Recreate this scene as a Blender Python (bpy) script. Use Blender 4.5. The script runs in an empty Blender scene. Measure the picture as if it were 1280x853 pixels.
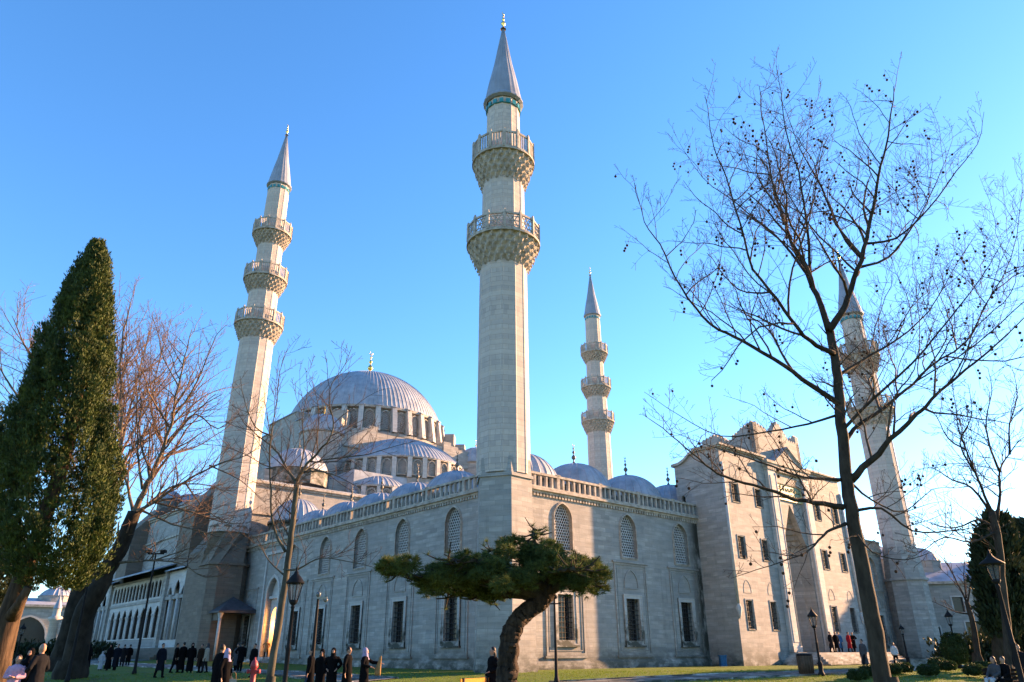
import bpy, bmesh, math, random
from mathutils import Vector, Matrix, noise
from mathutils.geometry import tessellate_polygon
PI=math.pi; R=math.radians
random.seed(11)
S=bpy.context.scene; COL=S.collection
# ------------------------------------------------------------------ camera geometry
FPX=909.2; PITCH=0.4066; ROLL=-0.0055; EYE=1.57
_f=Vector((0,math.cos(PITCH),math.sin(PITCH))); _u=Vector((0,-math.sin(PITCH),math.cos(PITCH))); _x=Vector((1,0,0))
CX=_x*math.cos(ROLL)+_u*math.sin(ROLL); CU=-_x*math.sin(ROLL)+_u*math.cos(ROLL); CAM=Vector((0,0,EYE))
TH=0.7293
CORNER=Vector((-0.62,47.97,0))
U=Vector((math.cos(TH),math.sin(TH),0)); V=Vector((-math.sin(TH),math.cos(TH),0))
def LW(a,b,z=0): return CORNER+U*a+V*b+Vector((0,0,z))
def WL(p): d=Vector(p)-CORNER; return (d.dot(U),d.dot(V))
def at(px,py,D):
    d=CX*((px-640)/FPX)+CU*((426.5-py)/FPX)+_f
    return CAM+d*(D/d.y)
def smooth(t): t=max(0,min(1,t)); return t*t*(3-2*t)
def H(x,y):
    z=0.1+0.5*smooth((y-36)/12)+0.75*smooth((y-50)/50)*smooth((6-x)/40)
    a,b=WL((x,y,0))
    return z+0.015*noise.noise(Vector((x*.3,y*.3,0)))
def G(px,py):
    z=.3
    d=CX*((px-640)/FPX)+CU*((426.5-py)/FPX)+_f
    for _ in range(12):
        t=(z-EYE)/d.z; p=CAM+d*t; z=H(p.x,p.y)*.5+z*.5
    return Vector((p.x,p.y,H(p.x,p.y)))
# ------------------------------------------------------------------ mesh builder
class MB:
    def __init__(s): s.v=[]; s.f=[]; s.sm=[]
    def add(s,vs,fs,sm=False,M=None):
        o=len(s.v)
        if M is not None: vs=[M@Vector(v) for v in vs]
        s.v+= [tuple(v) for v in vs]; s.f+=[tuple(i+o for i in f) for f in fs]; s.sm+=[sm]*len(fs)
    def box(s,x0,x1,y0,y1,z0,z1,M=None):
        vs=[(x,y,z) for x in (x0,x1) for y in (y0,y1) for z in (z0,z1)]
        s.add(vs,[(0,1,3,2),(4,6,7,5),(0,4,5,1),(2,3,7,6),(0,2,6,4),(1,5,7,3)],M=M)
    def prism(s,poly,z0,z1,M=None,poly2=None):
        n=len(poly); p2=poly2 or poly
        vs=[(x,y,z0) for x,y in poly]+[(x,y,z1) for x,y in p2]
        fs=[(i,(i+1)%n,n+(i+1)%n,n+i) for i in range(n)]+[tuple(range(n-1,-1,-1)),tuple(range(n,2*n))]
        s.add(vs,fs,M=M)
    def lathe(s,prof,n=24,c=(0,0,0),a0=0,a1=2*PI,sm=True,M=None,rf=None):
        full=abs(a1-a0-2*PI)<1e-6; m=n if full else n+1
        vs=[];fs=[]
        for r,z in prof:
            for i in range(m):
                a=a0+(a1-a0)*i/n; rr=r*(rf(i,a) if rf else 1)
                vs.append((c[0]+rr*math.cos(a),c[1]+rr*math.sin(a),c[2]+z))
        for j in range(len(prof)-1):
            for i in range(n):
                k=(i+1)%m
                fs.append((j*m+i,j*m+k,(j+1)*m+k,(j+1)*m+i))
        s.add(vs,fs,sm,M)
    def loft(s,rings,closed=True,sm=False,cap=False,M=None):
        n=len(rings[0]); vs=[p for r in rings for p in r]; fs=[]
        for j in range(len(rings)-1):
            for i in range(n if closed else n-1):
                k=(i+1)%n; fs.append((j*n+i,j*n+k,(j+1)*n+k,(j+1)*n+i))
        if cap: fs+= [tuple(range(n-1,-1,-1)),tuple(range((len(rings)-1)*n,len(rings)*n))]
        s.add(vs,fs,sm,M)
    def tube(s,pts,rad,n=6,cap=True,sm=True,sq=1.0):
        pts=[Vector(p) for p in pts]; N=len(pts)
        if N<2: return
        if not hasattr(rad,'__len__'): rad=[rad]*N
        t=(pts[1]-pts[0]).normalized(); ref=Vector((0,0,1)) if abs(t.z)<.9 else Vector((1,0,0))
        a=t.cross(ref).normalized(); rings=[]
        for i,p in enumerate(pts):
            t=(pts[min(i+1,N-1)]-pts[max(i-1,0)])
            if t.length<1e-9: t=Vector((0,0,1))
            t.normalize(); a=(a-t*a.dot(t))
            if a.length<1e-6: a=t.cross(Vector((.3,.5,.8)))
            a.normalize(); b=t.cross(a)
            rings.append([p+(a*math.cos(2*PI*k/n)+b*math.sin(2*PI*k/n)*sq)*rad[i] for k in range(n)])
        s.loft(rings,True,sm,cap)
    def sheet(s,outer,holes,P,depth=0,flip=False):
        """planar sheet with holes. P maps (s,z,d) -> 3D, d = inward depth; reveals go depth in."""
        loops=[outer]+holes
        tri=tessellate_polygon([[Vector((x,z,0)) for x,z in l] for l in loops])
        allp=[p for l in loops for p in l]
        vs=[P(x,z,0) for x,z in allp]
        fs=[]
        want=(Vector(P(0,0,0))-Vector(P(0,0,1)))
        for t in tri:
            a,b,c=[Vector(vs[i]) for i in t]
            if (b-a).cross(c-a).dot(want)<0: t=(t[0],t[2],t[1])
            fs.append(tuple(t))
        s.add(vs,fs)
        for h in holes:
            n=len(h); 
            s.add([P(x,z,0) for x,z in h]+[P(x,z,depth) for x,z in h],[(i,(i+1)%n,n+(i+1)%n,n+i) for i in range(n)])
    def ring(s,outer,inner,P,d0,d1):
        n=len(outer)
        r=[[P(x,z,d0) for x,z in inner],[P(x,z,d1) for x,z in inner],[P(x,z,d1) for x,z in outer],[P(x,z,d0) for x,z in outer]]
        s.loft(r,True)
    def build(s,name,mat,parent=None,M=None):
        me=bpy.data.meshes.new(name); me.from_pydata([tuple(v) for v in s.v],[],s.f)
        me.materials.append(mat)
        me.polygons.foreach_set('use_smooth',s.sm)
        me.update()
        if getattr(mat,'uvneed',False) or mat.name in UVM:
            uv=me.uv_layers.new(name='uv'); 
            Z=Vector((0,0,1)); vv=me.vertices
            dat=[0.0]*(2*len(me.loops))
            for p in me.polygons:
                n=p.normal
                if abs(n.z)>.92: t=Vector((1,0,0)); w=Vector((0,1,0))
                else:
                    t=Z.cross(n); t.normalize(); w=Z if abs(n.z)<.5 else n.cross(t)
                for li in p.loop_indices:
                    c=vv[me.loops[li].vertex_index].co
                    dat[2*li]=c.dot(t); dat[2*li+1]=c.dot(w)
            uv.data.foreach_set('uv',dat)
        o=bpy.data.objects.new(name,me); COL.objects.link(o)
        if parent: o.parent=parent
        if M is not None: o.matrix_local=M
        return o
UVM=set()
def tag(o,label=None,cat=None,group=None,kind=None):
    if label: o['label']=label
    if cat: o['category']=cat
    if group: o['group']=group
    if kind: o['kind']=kind
    return o
def empty(name,loc,rz=0,label=None,cat=None,group=None):
    o=bpy.data.objects.new(name,None); COL.objects.link(o); o.location=loc; o.rotation_euler=(0,0,rz); o.empty_display_size=.2
    return tag(o,label,cat,group)
def dup(o,parent=None,M=None):
    c=o.copy(); COL.objects.link(c)
    c.parent=parent
    if M is not None: c.matrix_local=M
    for ch in o.children:
        dup(ch,c)
    return c
# ------------------------------------------------------------------ materials
def newmat(name):
    m=bpy.data.materials.new(name); m.use_nodes=True; nt=m.node_tree; return m,nt,nt.nodes['Principled BSDF'],nt.nodes,nt.links
def ramp(N,L,src,stops,interp='LINEAR'):
    r=N.new('ShaderNodeValToRGB'); r.color_ramp.interpolation=interp
    e=r.color_ramp.elements
    while len(e)<len(stops): e.new(.5)
    for i,(p,c) in enumerate(stops):
        e[i].position=p; e[i].color=c if len(c)==4 else (*c,1)
    L.new(src,r.inputs[0]); return r.outputs[0]
def mixc(N,L,fac,a,b,mode='MIX'):
    m=N.new('ShaderNodeMix'); m.data_type='RGBA'; m.blend_type=mode
    if isinstance(fac,(int,float)): m.inputs[0].default_value=fac
    else: L.new(fac,m.inputs[0])
    for i,v in ((6,a),(7,b)):
        if isinstance(v,tuple): m.inputs[i].default_value=v if len(v)==4 else (*v,1)
        else: L.new(v,m.inputs[i])
    return m.outputs[2]
def noise_n(N,L,vec,scale,detail=4,rough=.55,msc=None):
    if msc:
        mp=N.new('ShaderNodeMapping'); mp.inputs['Scale'].default_value=msc; L.new(vec,mp.inputs[0]); vec=mp.outputs[0]
    n=N.new('ShaderNodeTexNoise'); n.inputs['Scale'].default_value=scale; n.inputs['Detail'].default_value=detail; n.inputs['Roughness'].default_value=rough
    L.new(vec,n.inputs['Vector']); return n.outputs[0]
def stone(name,c1,c2,mortar,bw=1.15,bh=.42,grime=.6,streak=.5,bump=.25,ms=.012,mott=.5):
    m,nt,b,N,L=newmat(name); UVM.add(m.name)
    uv=N.new('ShaderNodeUVMap').outputs[0]
    tc=N.new('ShaderNodeTexCoord').outputs['Object']
    # wobble the block grid a little
    br=N.new('ShaderNodeTexBrick'); br.offset=.45; br.squash=.75; br.squash_frequency=3
    br.inputs['Color1'].default_value=(*c1,1); br.inputs['Color2'].default_value=(*c2,1); br.inputs['Mortar'].default_value=(*mortar,1)
    br.inputs['Scale'].default_value=1; br.inputs['Brick Width'].default_value=bw; br.inputs['Row Height'].default_value=bh
    br.inputs['Mortar Size'].default_value=ms; br.inputs['Mortar Smooth'].default_value=.3; br.inputs['Bias'].default_value=-.1
    L.new(uv,br.inputs['Vector'])
    col=br.outputs[0]
    # courses with a warmer or greyer tone, long in the bed direction
    n1=noise_n(N,L,uv,1.0,5,.6,(.5,2.9,1))
    col=mixc(N,L,ramp(N,L,n1,[(.42,(0,0,0)),(.6,(mott,mott,mott))]),col,tuple(x*.52 for x in c1))
    b2=N.new('ShaderNodeTexBrick'); b2.offset=.45; b2.squash=.75; b2.squash_frequency=3
    b2.inputs['Color1'].default_value=(1.08,1.03,.96,1); b2.inputs['Color2'].default_value=(.62,.64,.66,1); b2.inputs['Mortar'].default_value=(1,1,1,1); b2.inputs['Scale'].default_value=1; b2.inputs['Brick Width'].default_value=bw; b2.inputs['Row Height'].default_value=bh; b2.inputs['Mortar Size'].default_value=0; b2.inputs['Bias'].default_value=-.35
    mpb=N.new('ShaderNodeMapping'); mpb.inputs['Location'].default_value=(bw*14,bh*22,0); L.new(uv,mpb.inputs[0]); L.new(mpb.outputs[0],b2.inputs['Vector'])
    col=mixc(N,L,.8,col,b2.outputs[0],'MULTIPLY')
    n2=noise_n(N,L,uv,1.0,6,.65,(.33,3.9,1))
    col=mixc(N,L,ramp(N,L,n2,[(.48,(0,0,0)),(.66,(.7,.7,.7))]),col,(c2[0]*1.25,c2[1]*1.12,c2[2]*.98))
    n3=noise_n(N,L,tc,.22,5,.6)
    col=mixc(N,L,ramp(N,L,n3,[(.42,(0,0,0)),(.75,(grime,grime,grime))]),col,tuple(x*.5 for x in c1))
    # rain streaks
    n4=noise_n(N,L,uv,1.0,5,.7,(1.9,.09,1))
    col=mixc(N,L,ramp(N,L,n4,[(.56,(0,0,0)),(.75,(streak,streak,streak))]),col,(.09,.085,.075))
    n5=noise_n(N,L,tc,3.1,6,.7)
    col=mixc(N,L,ramp(N,L,n5,[(.3,(.45,.45,.45)),(.62,(0,0,0))]),col,tuple(x*.72 for x in c1))
    sx=N.new('ShaderNodeSeparateXYZ'); L.new(tc,sx.inputs[0]); mr=N.new('ShaderNodeMapRange'); L.new(sx.outputs[2],mr.inputs[0]); mr.inputs[1].default_value=2.6; mr.inputs[2].default_value=.6; mr.inputs[3].default_value=0; mr.inputs[4].default_value=1.0
    nd=noise_n(N,L,uv,1.0,5,.65,(.8,1.3,1)); md=N.new('ShaderNodeMath'); md.operation='MULTIPLY'; L.new(mr.outputs[0],md.inputs[0])
    L.new(ramp(N,L,nd,[(.35,(0,0,0)),(.55,(1,1,1))]),md.inputs[1]); col=mixc(N,L,md.outputs[0],col,(.05,.055,.045))
    # algae run in the corner beside the portal
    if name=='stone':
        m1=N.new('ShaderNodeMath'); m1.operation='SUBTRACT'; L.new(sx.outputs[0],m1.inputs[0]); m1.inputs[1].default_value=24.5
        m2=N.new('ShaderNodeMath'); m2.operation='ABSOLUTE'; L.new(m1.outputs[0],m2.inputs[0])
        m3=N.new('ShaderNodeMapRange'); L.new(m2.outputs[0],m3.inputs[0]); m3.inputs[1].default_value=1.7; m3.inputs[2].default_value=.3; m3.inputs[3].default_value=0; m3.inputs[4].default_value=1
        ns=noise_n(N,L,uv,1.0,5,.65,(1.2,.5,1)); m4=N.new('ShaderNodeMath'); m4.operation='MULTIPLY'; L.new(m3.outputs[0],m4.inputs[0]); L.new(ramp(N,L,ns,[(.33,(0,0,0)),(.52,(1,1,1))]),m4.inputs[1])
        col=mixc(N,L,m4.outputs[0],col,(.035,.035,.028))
    L.new(col,b.inputs['Base Color']); b.inputs['Roughness'].default_value=.82; b.inputs['Specular IOR Level'].default_value=.25
    bp=N.new('ShaderNodeBump'); bp.inputs['Strength'].default_value=bump; bp.inputs['Distance'].default_value=.03
    hm=mixc(N,L,.5,br.outputs[1],n5,'MULTIPLY')
    hv=N.new('ShaderNodeMath'); hv.operation='SUBTRACT'; L.new(n5,hv.inputs[0]); L.new(br.outputs[1],hv.inputs[1])
    L.new(hv.outputs[0],bp.inputs['Height']); L.new(bp.outputs[0],b.inputs['Normal'])
    return m
def plain(name,c,rough=.7,var=.25,scale=3,spec=.3,metal=0,bump=0,c2=None):
    m,nt,b,N,L=newmat(name)
    tc=N.new('ShaderNodeTexCoord').outputs['Object']
    n=noise_n(N,L,tc,scale,5,.6)
    d=c2 or tuple(x*(1-var*2) for x in c)
    col=mixc(N,L,ramp(N,L,n,[(.35,(0,0,0)),(.7,(1,1,1))]),tuple(min(1,x*(1+var*.4)) for x in c),d)
    L.new(col,b.inputs['Base Color']); b.inputs['Roughness'].default_value=rough; b.inputs['Specular IOR Level'].default_value=spec; b.inputs['Metallic'].default_value=metal
    if bump:
        bp=N.new('ShaderNodeBump'); bp.inputs['Strength'].default_value=bump; bp.inputs['Distance'].default_value=.05; L.new(n,bp.inputs['Height']); L.new(bp.outputs[0],b.inputs['Normal'])
    return m
def bark(name,c,c2,sc=4,stretch=.35,bump=.6):
    m,nt,b,N,L=newmat(name)
    tc=N.new('ShaderNodeTexCoord').outputs['Object']
    n=noise_n(N,L,tc,sc,6,.65,(1,1,stretch)); n2=noise_n(N,L,tc,sc*.35,4,.6)
    col=mixc(N,L,ramp(N,L,n,[(.38,(0,0,0)),(.6,(1,1,1))]),c,c2)
    col=mixc(N,L,ramp(N,L,n2,[(.4,(0,0,0)),(.7,(.5,.5,.5))]),col,tuple(x*.5 for x in c))
    L.new(col,b.inputs['Base Color']); b.inputs['Roughness'].default_value=.9; b.inputs['Specular IOR Level'].default_value=.15
    bp=N.new('ShaderNodeBump'); bp.inputs['Strength'].default_value=bump; bp.inputs['Distance'].default_value=.06; L.new(n,bp.inputs['Height']); L.new(bp.outputs[0],b.inputs['Normal'])
    return m
def leafmat(name,c,c2,trans=.25):
    m,nt,b,N,L=newmat(name)
    tc=N.new('ShaderNodeTexCoord').outputs['Object']
    n=noise_n(N,L,tc,1.3,3,.6); n2=noise_n(N,L,tc,14,2,.5)
    col=mixc(N,L,ramp(N,L,n,[(.35,(0,0,0)),(.65,(1,1,1))]),c,c2)
    col=mixc(N,L,ramp(N,L,n2,[(.4,(0,0,0)),(.7,(.6,.6,.6))]),col,tuple(x*.55 for x in c))
    L.new(col,b.inputs['Base Color']); b.inputs['Roughness'].default_value=.65; b.inputs['Specular IOR Level'].default_value=.2
    tr=N.new('ShaderNodeBsdfTranslucent'); L.new(col,tr.inputs[0]); mx=N.new('ShaderNodeMixShader'); mx.inputs[0].default_value=trans
    out=N['Material Output'] if 'Material Output' in N else None
    L.new(b.outputs[0],mx.inputs[1]); L.new(tr.outputs[0],mx.inputs[2]); L.new(mx.outputs[0],out.inputs[0])
    return m
M={}
M['stone']=stone('stone',(.385,.385,.372),(.24,.242,.237),(.15,.15,.145),bw=.95,bh=.33,ms=.010,mott=.7)
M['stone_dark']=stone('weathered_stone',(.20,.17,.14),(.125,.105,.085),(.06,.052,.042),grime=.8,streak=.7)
M['stone_min']=stone('minaret_stone',(.49,.455,.425),(.39,.36,.335),(.21,.195,.18),bw=1.0,bh=.38,grime=.3,streak=.25,bump=.2,mott=.22)
M['marble']=stone('marble',(.52,.525,.525),(.40,.405,.405),(.24,.24,.24),bw=1.6,bh=.6,grime=.35,streak=.45,bump=.12,ms=.008)
M['carved']=plain('carved_stone',(.38,.35,.305),.85,.3,2.2,.2,0,.4,c2=(.19,.17,.142))
M['lattice']=plain('lattice_plaster',(.46,.45,.43),.8,.12,3)
M['lead']=plain('lead_sheet',(.29,.325,.375),.62,.14,.9,.3,0,.12,c2=(.18,.205,.24))
M['darklead']=plain('dark_roof_lead',(.05,.055,.065),.6,.2,2,.3)
M['cone']=plain('cone_lead',(.22,.25,.30),.45,.12,.8,.45)
M['gold']=plain('gilded_metal',(.75,.52,.16),.3,.1,5,.5,1)
M['bronze']=plain('bronze_metal',(.13,.12,.10),.5,.1,5,.5,.6)
M['iron']=plain('black_iron',(.012,.012,.013),.7,.1,6,.12)
M['ironw']=plain('window_iron',(.018,.016,.015),.6,.15,6,.3)
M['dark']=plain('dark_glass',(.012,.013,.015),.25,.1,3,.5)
M['tile']=plain('turquoise_tile',(.03,.22,.25),.3,.15,4,.5)
M['wood']=plain('door_wood',(.55,.24,.06),.6,.2,4,.3)  # orange of the sunlit interior put into the panel colour
M['darkwood']=plain('dark_wood',(.014,.010,.008),.8,.2,4,.1)  # near-black colour stands in for the deep gallery's shade
M['brownwood']=plain('brown_wood',(.10,.06,.035),.7,.2,4,.3)
M['gilt']=plain('gilt_script_panel',(.62,.50,.22),.5,.3,6,.4)
M['paving']=stone('paving',(.34,.34,.33),(.28,.28,.27),(.16,.16,.15),bw=.9,bh=.6,grime=.4,streak=.0,bump=.1)
M['bark_dark']=bark('dark_bark',(.026,.02,.015),(.055,.044,.032),5,.3)
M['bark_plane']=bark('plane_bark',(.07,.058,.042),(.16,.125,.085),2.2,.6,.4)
M['bark_young']=bark('young_plane_bark',(.04,.036,.028),(.09,.082,.06),3,.5,.3)
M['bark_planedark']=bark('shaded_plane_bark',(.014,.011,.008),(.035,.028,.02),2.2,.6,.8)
M['bark_cyp']=bark('cypress_bark',(.03,.019,.012),(.085,.054,.032),6,.12,1.0)
M['twig']=bark('twig_bark',(.05,.036,.028),(.09,.065,.05),8,.5,.1)
M['twig_red']=bark('reddish_twig_bark',(.10,.062,.045),(.18,.12,.08),8,.5,.1)
M['cypress']=leafmat('cypress_foliage',(.022,.040,.010),(.066,.090,.014),.12)
M['evergreen']=leafmat('evergreen_foliage',(.018,.028,.012),(.03,.042,.016),.15)
M['pinebark']=bark('pine_bark',(.016,.011,.008),(.055,.037,.026),11,.22,1.0)
M['needle']=leafmat('pine_needles',(.045,.07,.018),(.12,.14,.032),.3)
M['hedge']=leafmat('hedge_foliage',(.03,.05,.015),(.05,.075,.02),.2)
M['ball']=plain('seed_ball',(.05,.03,.02),.9,.2,8,.1)
M['glass']=plain('lamp_glass',(.10,.11,.11),.15,.05,5,.5)
M['clear']=leafmat('clear_glass',(.2,.2,.2),(.2,.2,.2),0)
_n=M['clear'].node_tree; _t=_n.nodes.new('ShaderNodeBsdfTransparent'); _mx=[q for q in _n.nodes if q.type=='MIX_SHADER'][0]; _n.links.new(_t.outputs[0],_mx.inputs[2]); _mx.inputs[0].default_value=.72
# grass
def grassmat():
    m,nt,b,N,L=newmat('grass'); tc=N.new('ShaderNodeTexCoord').outputs['Object']
    n=noise_n(N,L,tc,.25,5,.65); n2=noise_n(N,L,tc,9,4,.7)
    col=mixc(N,L,ramp(N,L,n,[(.35,(0,0,0)),(.65,(1,1,1))]),(.085,.145,.016),(.125,.17,.024))
    col=mixc(N,L,ramp(N,L,n2,[(.35,(.7,.7,.7)),(.6,(0,0,0))]),col,(.045,.065,.015))
    n3=noise_n(N,L,tc,.55,6,.7); col=mixc(N,L,ramp(N,L,n3,[(.56,(0,0,0)),(.66,(.85,.85,.85))]),col,(.075,.062,.036))
    L.new(col,b.inputs['Base Color']); b.inputs['Roughness'].default_value=.85; b.inputs['Specular IOR Level'].default_value=.15
    bp=N.new('ShaderNodeBump'); bp.inputs['Strength'].default_value=.8; bp.inputs['Distance'].default_value=.08; L.new(n2,bp.inputs['Height']); L.new(bp.outputs[0],b.inputs['Normal'])
    return m
M['grass']=grassmat()
M['blade']=leafmat('grass_blades',(.13,.20,.02),(.18,.22,.03),.4)
def cloth(name,c): 
    m=plain(name,c,.95,.15,7,.04); return m
CL={k:cloth('cloth_'+k,c) for k,c in dict(black=(.005,.005,.006),navy=(.007,.009,.015),charcoal=(.012,.012,.014),brown=(.025,.016,.012),cream=(.3,.26,.21),grey=(.06,.06,.065),red=(.25,.012,.02),blue=(.03,.10,.22),jeans=(.03,.045,.075),pink=(.42,.25,.34),white=(.45,.46,.48),lilac=(.28,.24,.36),tan=(.28,.16,.07),orange=(.6,.22,.05),green=(.05,.09,.06)).items()}
SKIN=plain('skin',(.34,.19,.13),.55,.08,6,.3); HAIR=plain('dark_hair',(.015,.011,.009),.6,.1,9,.3)
# ================================================================== sky, sun, camera
SUN_EL=R(15.5); SUN_AZ=R(61.5)   # azimuth clockwise from +Y
w=bpy.data.worlds.new("World"); S.world=w; w.use_nodes=True; nt=w.node_tree
sk=nt.nodes.new('ShaderNodeTexSky'); sk.sky_type='NISHITA'; sk.sun_disc=False; sk.sun_elevation=SUN_EL; sk.sun_rotation=SUN_AZ
sk.air_density=1.0; sk.dust_density=.15; sk.ozone_density=3.5; sk.altitude=50
hs=nt.nodes.new('ShaderNodeHueSaturation'); hs.inputs['Saturation'].default_value=1.16; hs.inputs['Hue'].default_value=.503
nt.links.new(sk.outputs[0],hs.inputs['Color']); nt.links.new(hs.outputs[0],nt.nodes['Background'].inputs[0]); nt.nodes['Background'].inputs[1].default_value=.078
sd=bpy.data.lights.new('sun','SUN'); sd.energy=4.7; sd.angle=R(.55); sd.color=(1,.56,.28)
so=bpy.data.objects.new('sun',sd); COL.objects.link(so)
sdir=Vector((math.sin(SUN_AZ)*math.cos(SUN_EL),math.cos(SUN_AZ)*math.cos(SUN_EL),math.sin(SUN_EL)))
so.rotation_euler=sdir.to_track_quat('Z','Y').to_euler(); so.location=(40,20,60)
cd=bpy.data.cameras.new('camera'); co=bpy.data.objects.new('camera',cd); COL.objects.link(co); S.camera=co
cd.sensor_width=36; cd.lens=36*FPX/1280; cd.clip_end=3000; cd.clip_start=.1
mm=Matrix((( CX.x,CU.x,-_f.x,0),(CX.y,CU.y,-_f.y,0),(CX.z,CU.z,-_f.z,EYE),(0,0,0,1))); co.matrix_world=mm
S.view_settings.view_transform='Standard'; S.view_settings.look='None'; S.view_settings.exposure=2.55; S.view_settings.gamma=1
S.cycles.max_bounces=6; S.cycles.use_denoising=True
# ================================================================== shapes
def arch(cx,z0,z1,w,n=9,k=.62):
    """pointed arch outline, counter-clockwise, springing at z1-k*w"""
    hs_=z1-k*w; pts=[(cx-w/2,z0),(cx+w/2,z0)]
    r=( (w/2)**2+(z1-hs_)**2 )/(w)   # arc centred on springing line
    for sgn in (1,-1):
        cxx=cx+sgn*(w/2-r); 
        a1=math.atan2(z1-hs_,(cx-cxx)*sgn)
        seq=[(cxx+sgn*r*math.cos(a1*i/n),hs_+r*math.sin(a1*i/n)) for i in range(n+1)]
        pts+= seq if sgn==1 else seq[::-1][1:]
    return pts
def rect(x0,x1,z0,z1): return [(x0,z0),(x1,z0),(x1,z1),(x0,z1)]
def off(poly,d):
    n=len(poly); out=[]
    for i in range(n):
        p0=Vector(poly[i-1]);p1=Vector(poly[i]);p2=Vector(poly[(i+1)%n])
        e1=(p1-p0); e2=(p2-p1)
        if e1.length<1e-6: e1=e2
        if e2.length<1e-6: e2=e1
        e1.normalize(); e2.normalize()
        n1=Vector((e1.y,-e1.x)); n2=Vector((e2.y,-e2.x)); m=(n1+n2)
        if m.length<1e-4: m=n1
        m.normalize(); c=max(.4,m.dot(n1)); out.append(tuple(p1+m*(d/c)))
    return out
def inside(poly,x,z):
    c=False;n=len(poly)
    for i in range(n):
        x1,z1=poly[i];x2,z2=poly[i-1]
        if (z1>z)!=(z2>z) and x<(x2-x1)*(z-z1)/(z2-z1)+x1: c=not c
    return c
# local window frames: x along wall, y = depth into the wall (+y inward), z up. outward = -y
PX=lambda x,z,d:(x,d,z)
def honeycomb(poly,cell,wall,depth):
    mb=MB(); xs=[p[0] for p in poly]; zs=[p[1] for p in poly]
    R_=cell/math.sqrt(3); row=0; z=min(zs)
    while z<max(zs)+cell:
        x=min(xs)+(cell/2 if row%2 else 0)
        while x<max(xs)+cell:
            if inside(off(poly,cell*.55),x,z):
                o=[(x+R_*math.cos(PI/6+k*PI/3),z+R_*math.sin(PI/6+k*PI/3)) for k in range(6)]
                i=[(x+(R_-wall)*math.cos(PI/6+k*PI/3),z+(R_-wall)*math.sin(PI/6+k*PI/3)) for k in range(6)]
                mb.loft([[(p[0],0,p[1]) for p in o],[(p[0],0,p[1]) for p in i],[(p[0],depth,p[1]) for p in i]])
            x+=cell
        z+=cell*.866; row+=1
    return mb
def arched_window(w,h,cell,mats=('carved','lattice','dark'),fr=.22,wall=None):
    """returns builder(parent,M): window > frame, grille, pane. mouth of opening at y=0"""
    A=arch(0,0,h,w)
    def mk(parent,Mx):
        fm=MB(); fm.ring(off(A,fr),A,PX,.0,-.07); fm.ring(off(A,fr*.45),off(A,.0),PX,0,-.11)
        f=fm.build('window',M[mats[0]],parent,Mx)
        g=honeycomb(A,cell,wall or cell*.14,.06).build('grille',M[mats[1]],f); g.matrix_local=Matrix.Translation((0,.22,0))
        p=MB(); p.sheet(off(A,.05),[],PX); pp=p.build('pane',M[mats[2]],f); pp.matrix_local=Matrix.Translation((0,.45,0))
        return f
    return A,mk
def bar_window(w,h,fr=.3,nx=5,nz=9,r=.022,mat='marble',proud=.09,sill=True):
    A=rect(-w/2,w/2,0,h)
    def mk(parent,Mx):
        fm=MB(); fm.ring(off(A,fr),A,PX,.0,-proud); fm.ring(off(A,fr),off(A,fr*.7),PX,0,-proud-.04)
        if sill: fm.box(-w/2-fr-.08,w/2+fr+.08,-proud-.1,.0,-fr-.12,-fr)
        f=fm.build('window',M[mat],parent,Mx)
        g=MB()
        for i in range(nx):
            x=-w/2+w*(i+.5)/nx; g.tube([(x,.1,0),(x,.1,h)],r,5,False)
        for j in range(nz):
            z=h*(j+.5)/nz; g.tube([(-w/2,.1,z),(w/2,.1,z)],r,5,False)
            for i in range(nx):
                x=-w/2+w*(i+.5)/nx; g.lathe([(0,-.05),(.045,0),(0,.05)],5,(x,.1,z))
        g.build('grille',M['ironw'],f)
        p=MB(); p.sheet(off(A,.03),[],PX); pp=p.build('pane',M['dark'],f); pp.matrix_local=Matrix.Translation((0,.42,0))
        return f
    return A,mk
def place_on(axis,s,off_,z):
    """matrix in building frame for window centred at s. axis 'R': wall facing -b at b=off_, 'L': wall facing -a at a=off_"""
    if axis=='R': return Matrix.Translation((s,off_,z))
    Mx=Matrix(((0,1,0,off_),(-1,0,0,s),(0,0,1,z),(0,0,0,1))); return Mx
def PR(b0): return lambda x,z,d:(x,b0+d,z)
def PLs(a0): return lambda x,z,d:(a0+d,x,z)
def shift(poly,dx,dz): return [(x+dx,z+dz) for x,z in poly]

def dome_mesh(r,h,ribs,rise=.05,wd=None,n_el=12,a0=0,a1=2*PI,lip=.12,ellip=True):
    """lead dome, base ring at z=0 radius r, apex h; standing seams"""
    mb=MB(); step=(a1-a0)/ribs; w_=wd or step*.12; ang=[]
    for k in range(ribs):
        a=a0+k*step; ang+=[(a-w_,0),(a,1),(a+w_,0)]
    full=abs(a1-a0-2*PI)<1e-6
    Rr=(r*r+h*h)/(2*h); zc=h-Rr; ph=math.atan2(-zc,r); rows=[]
    prof=[(r+lip,-.10),(r+lip,.02)]
    for j in range(n_el+1):
        t=ph+(PI/2-ph)*j/n_el; prof.append((max(.02,Rr*math.cos(t)),zc+Rr*math.sin(t)))
    rings=[]
    for i,(pr_,z) in enumerate(prof):
        fade=min(1,pr_/r*1.5)
        rings.append([((pr_+rise*q*fade)*math.cos(a),(pr_+rise*q*fade)*math.sin(a),z+(rise*q*fade*.6 if i>2 else 0)) for a,q in ang])
    mb.loft(rings,closed=full,sm=False)
    return mb
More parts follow.
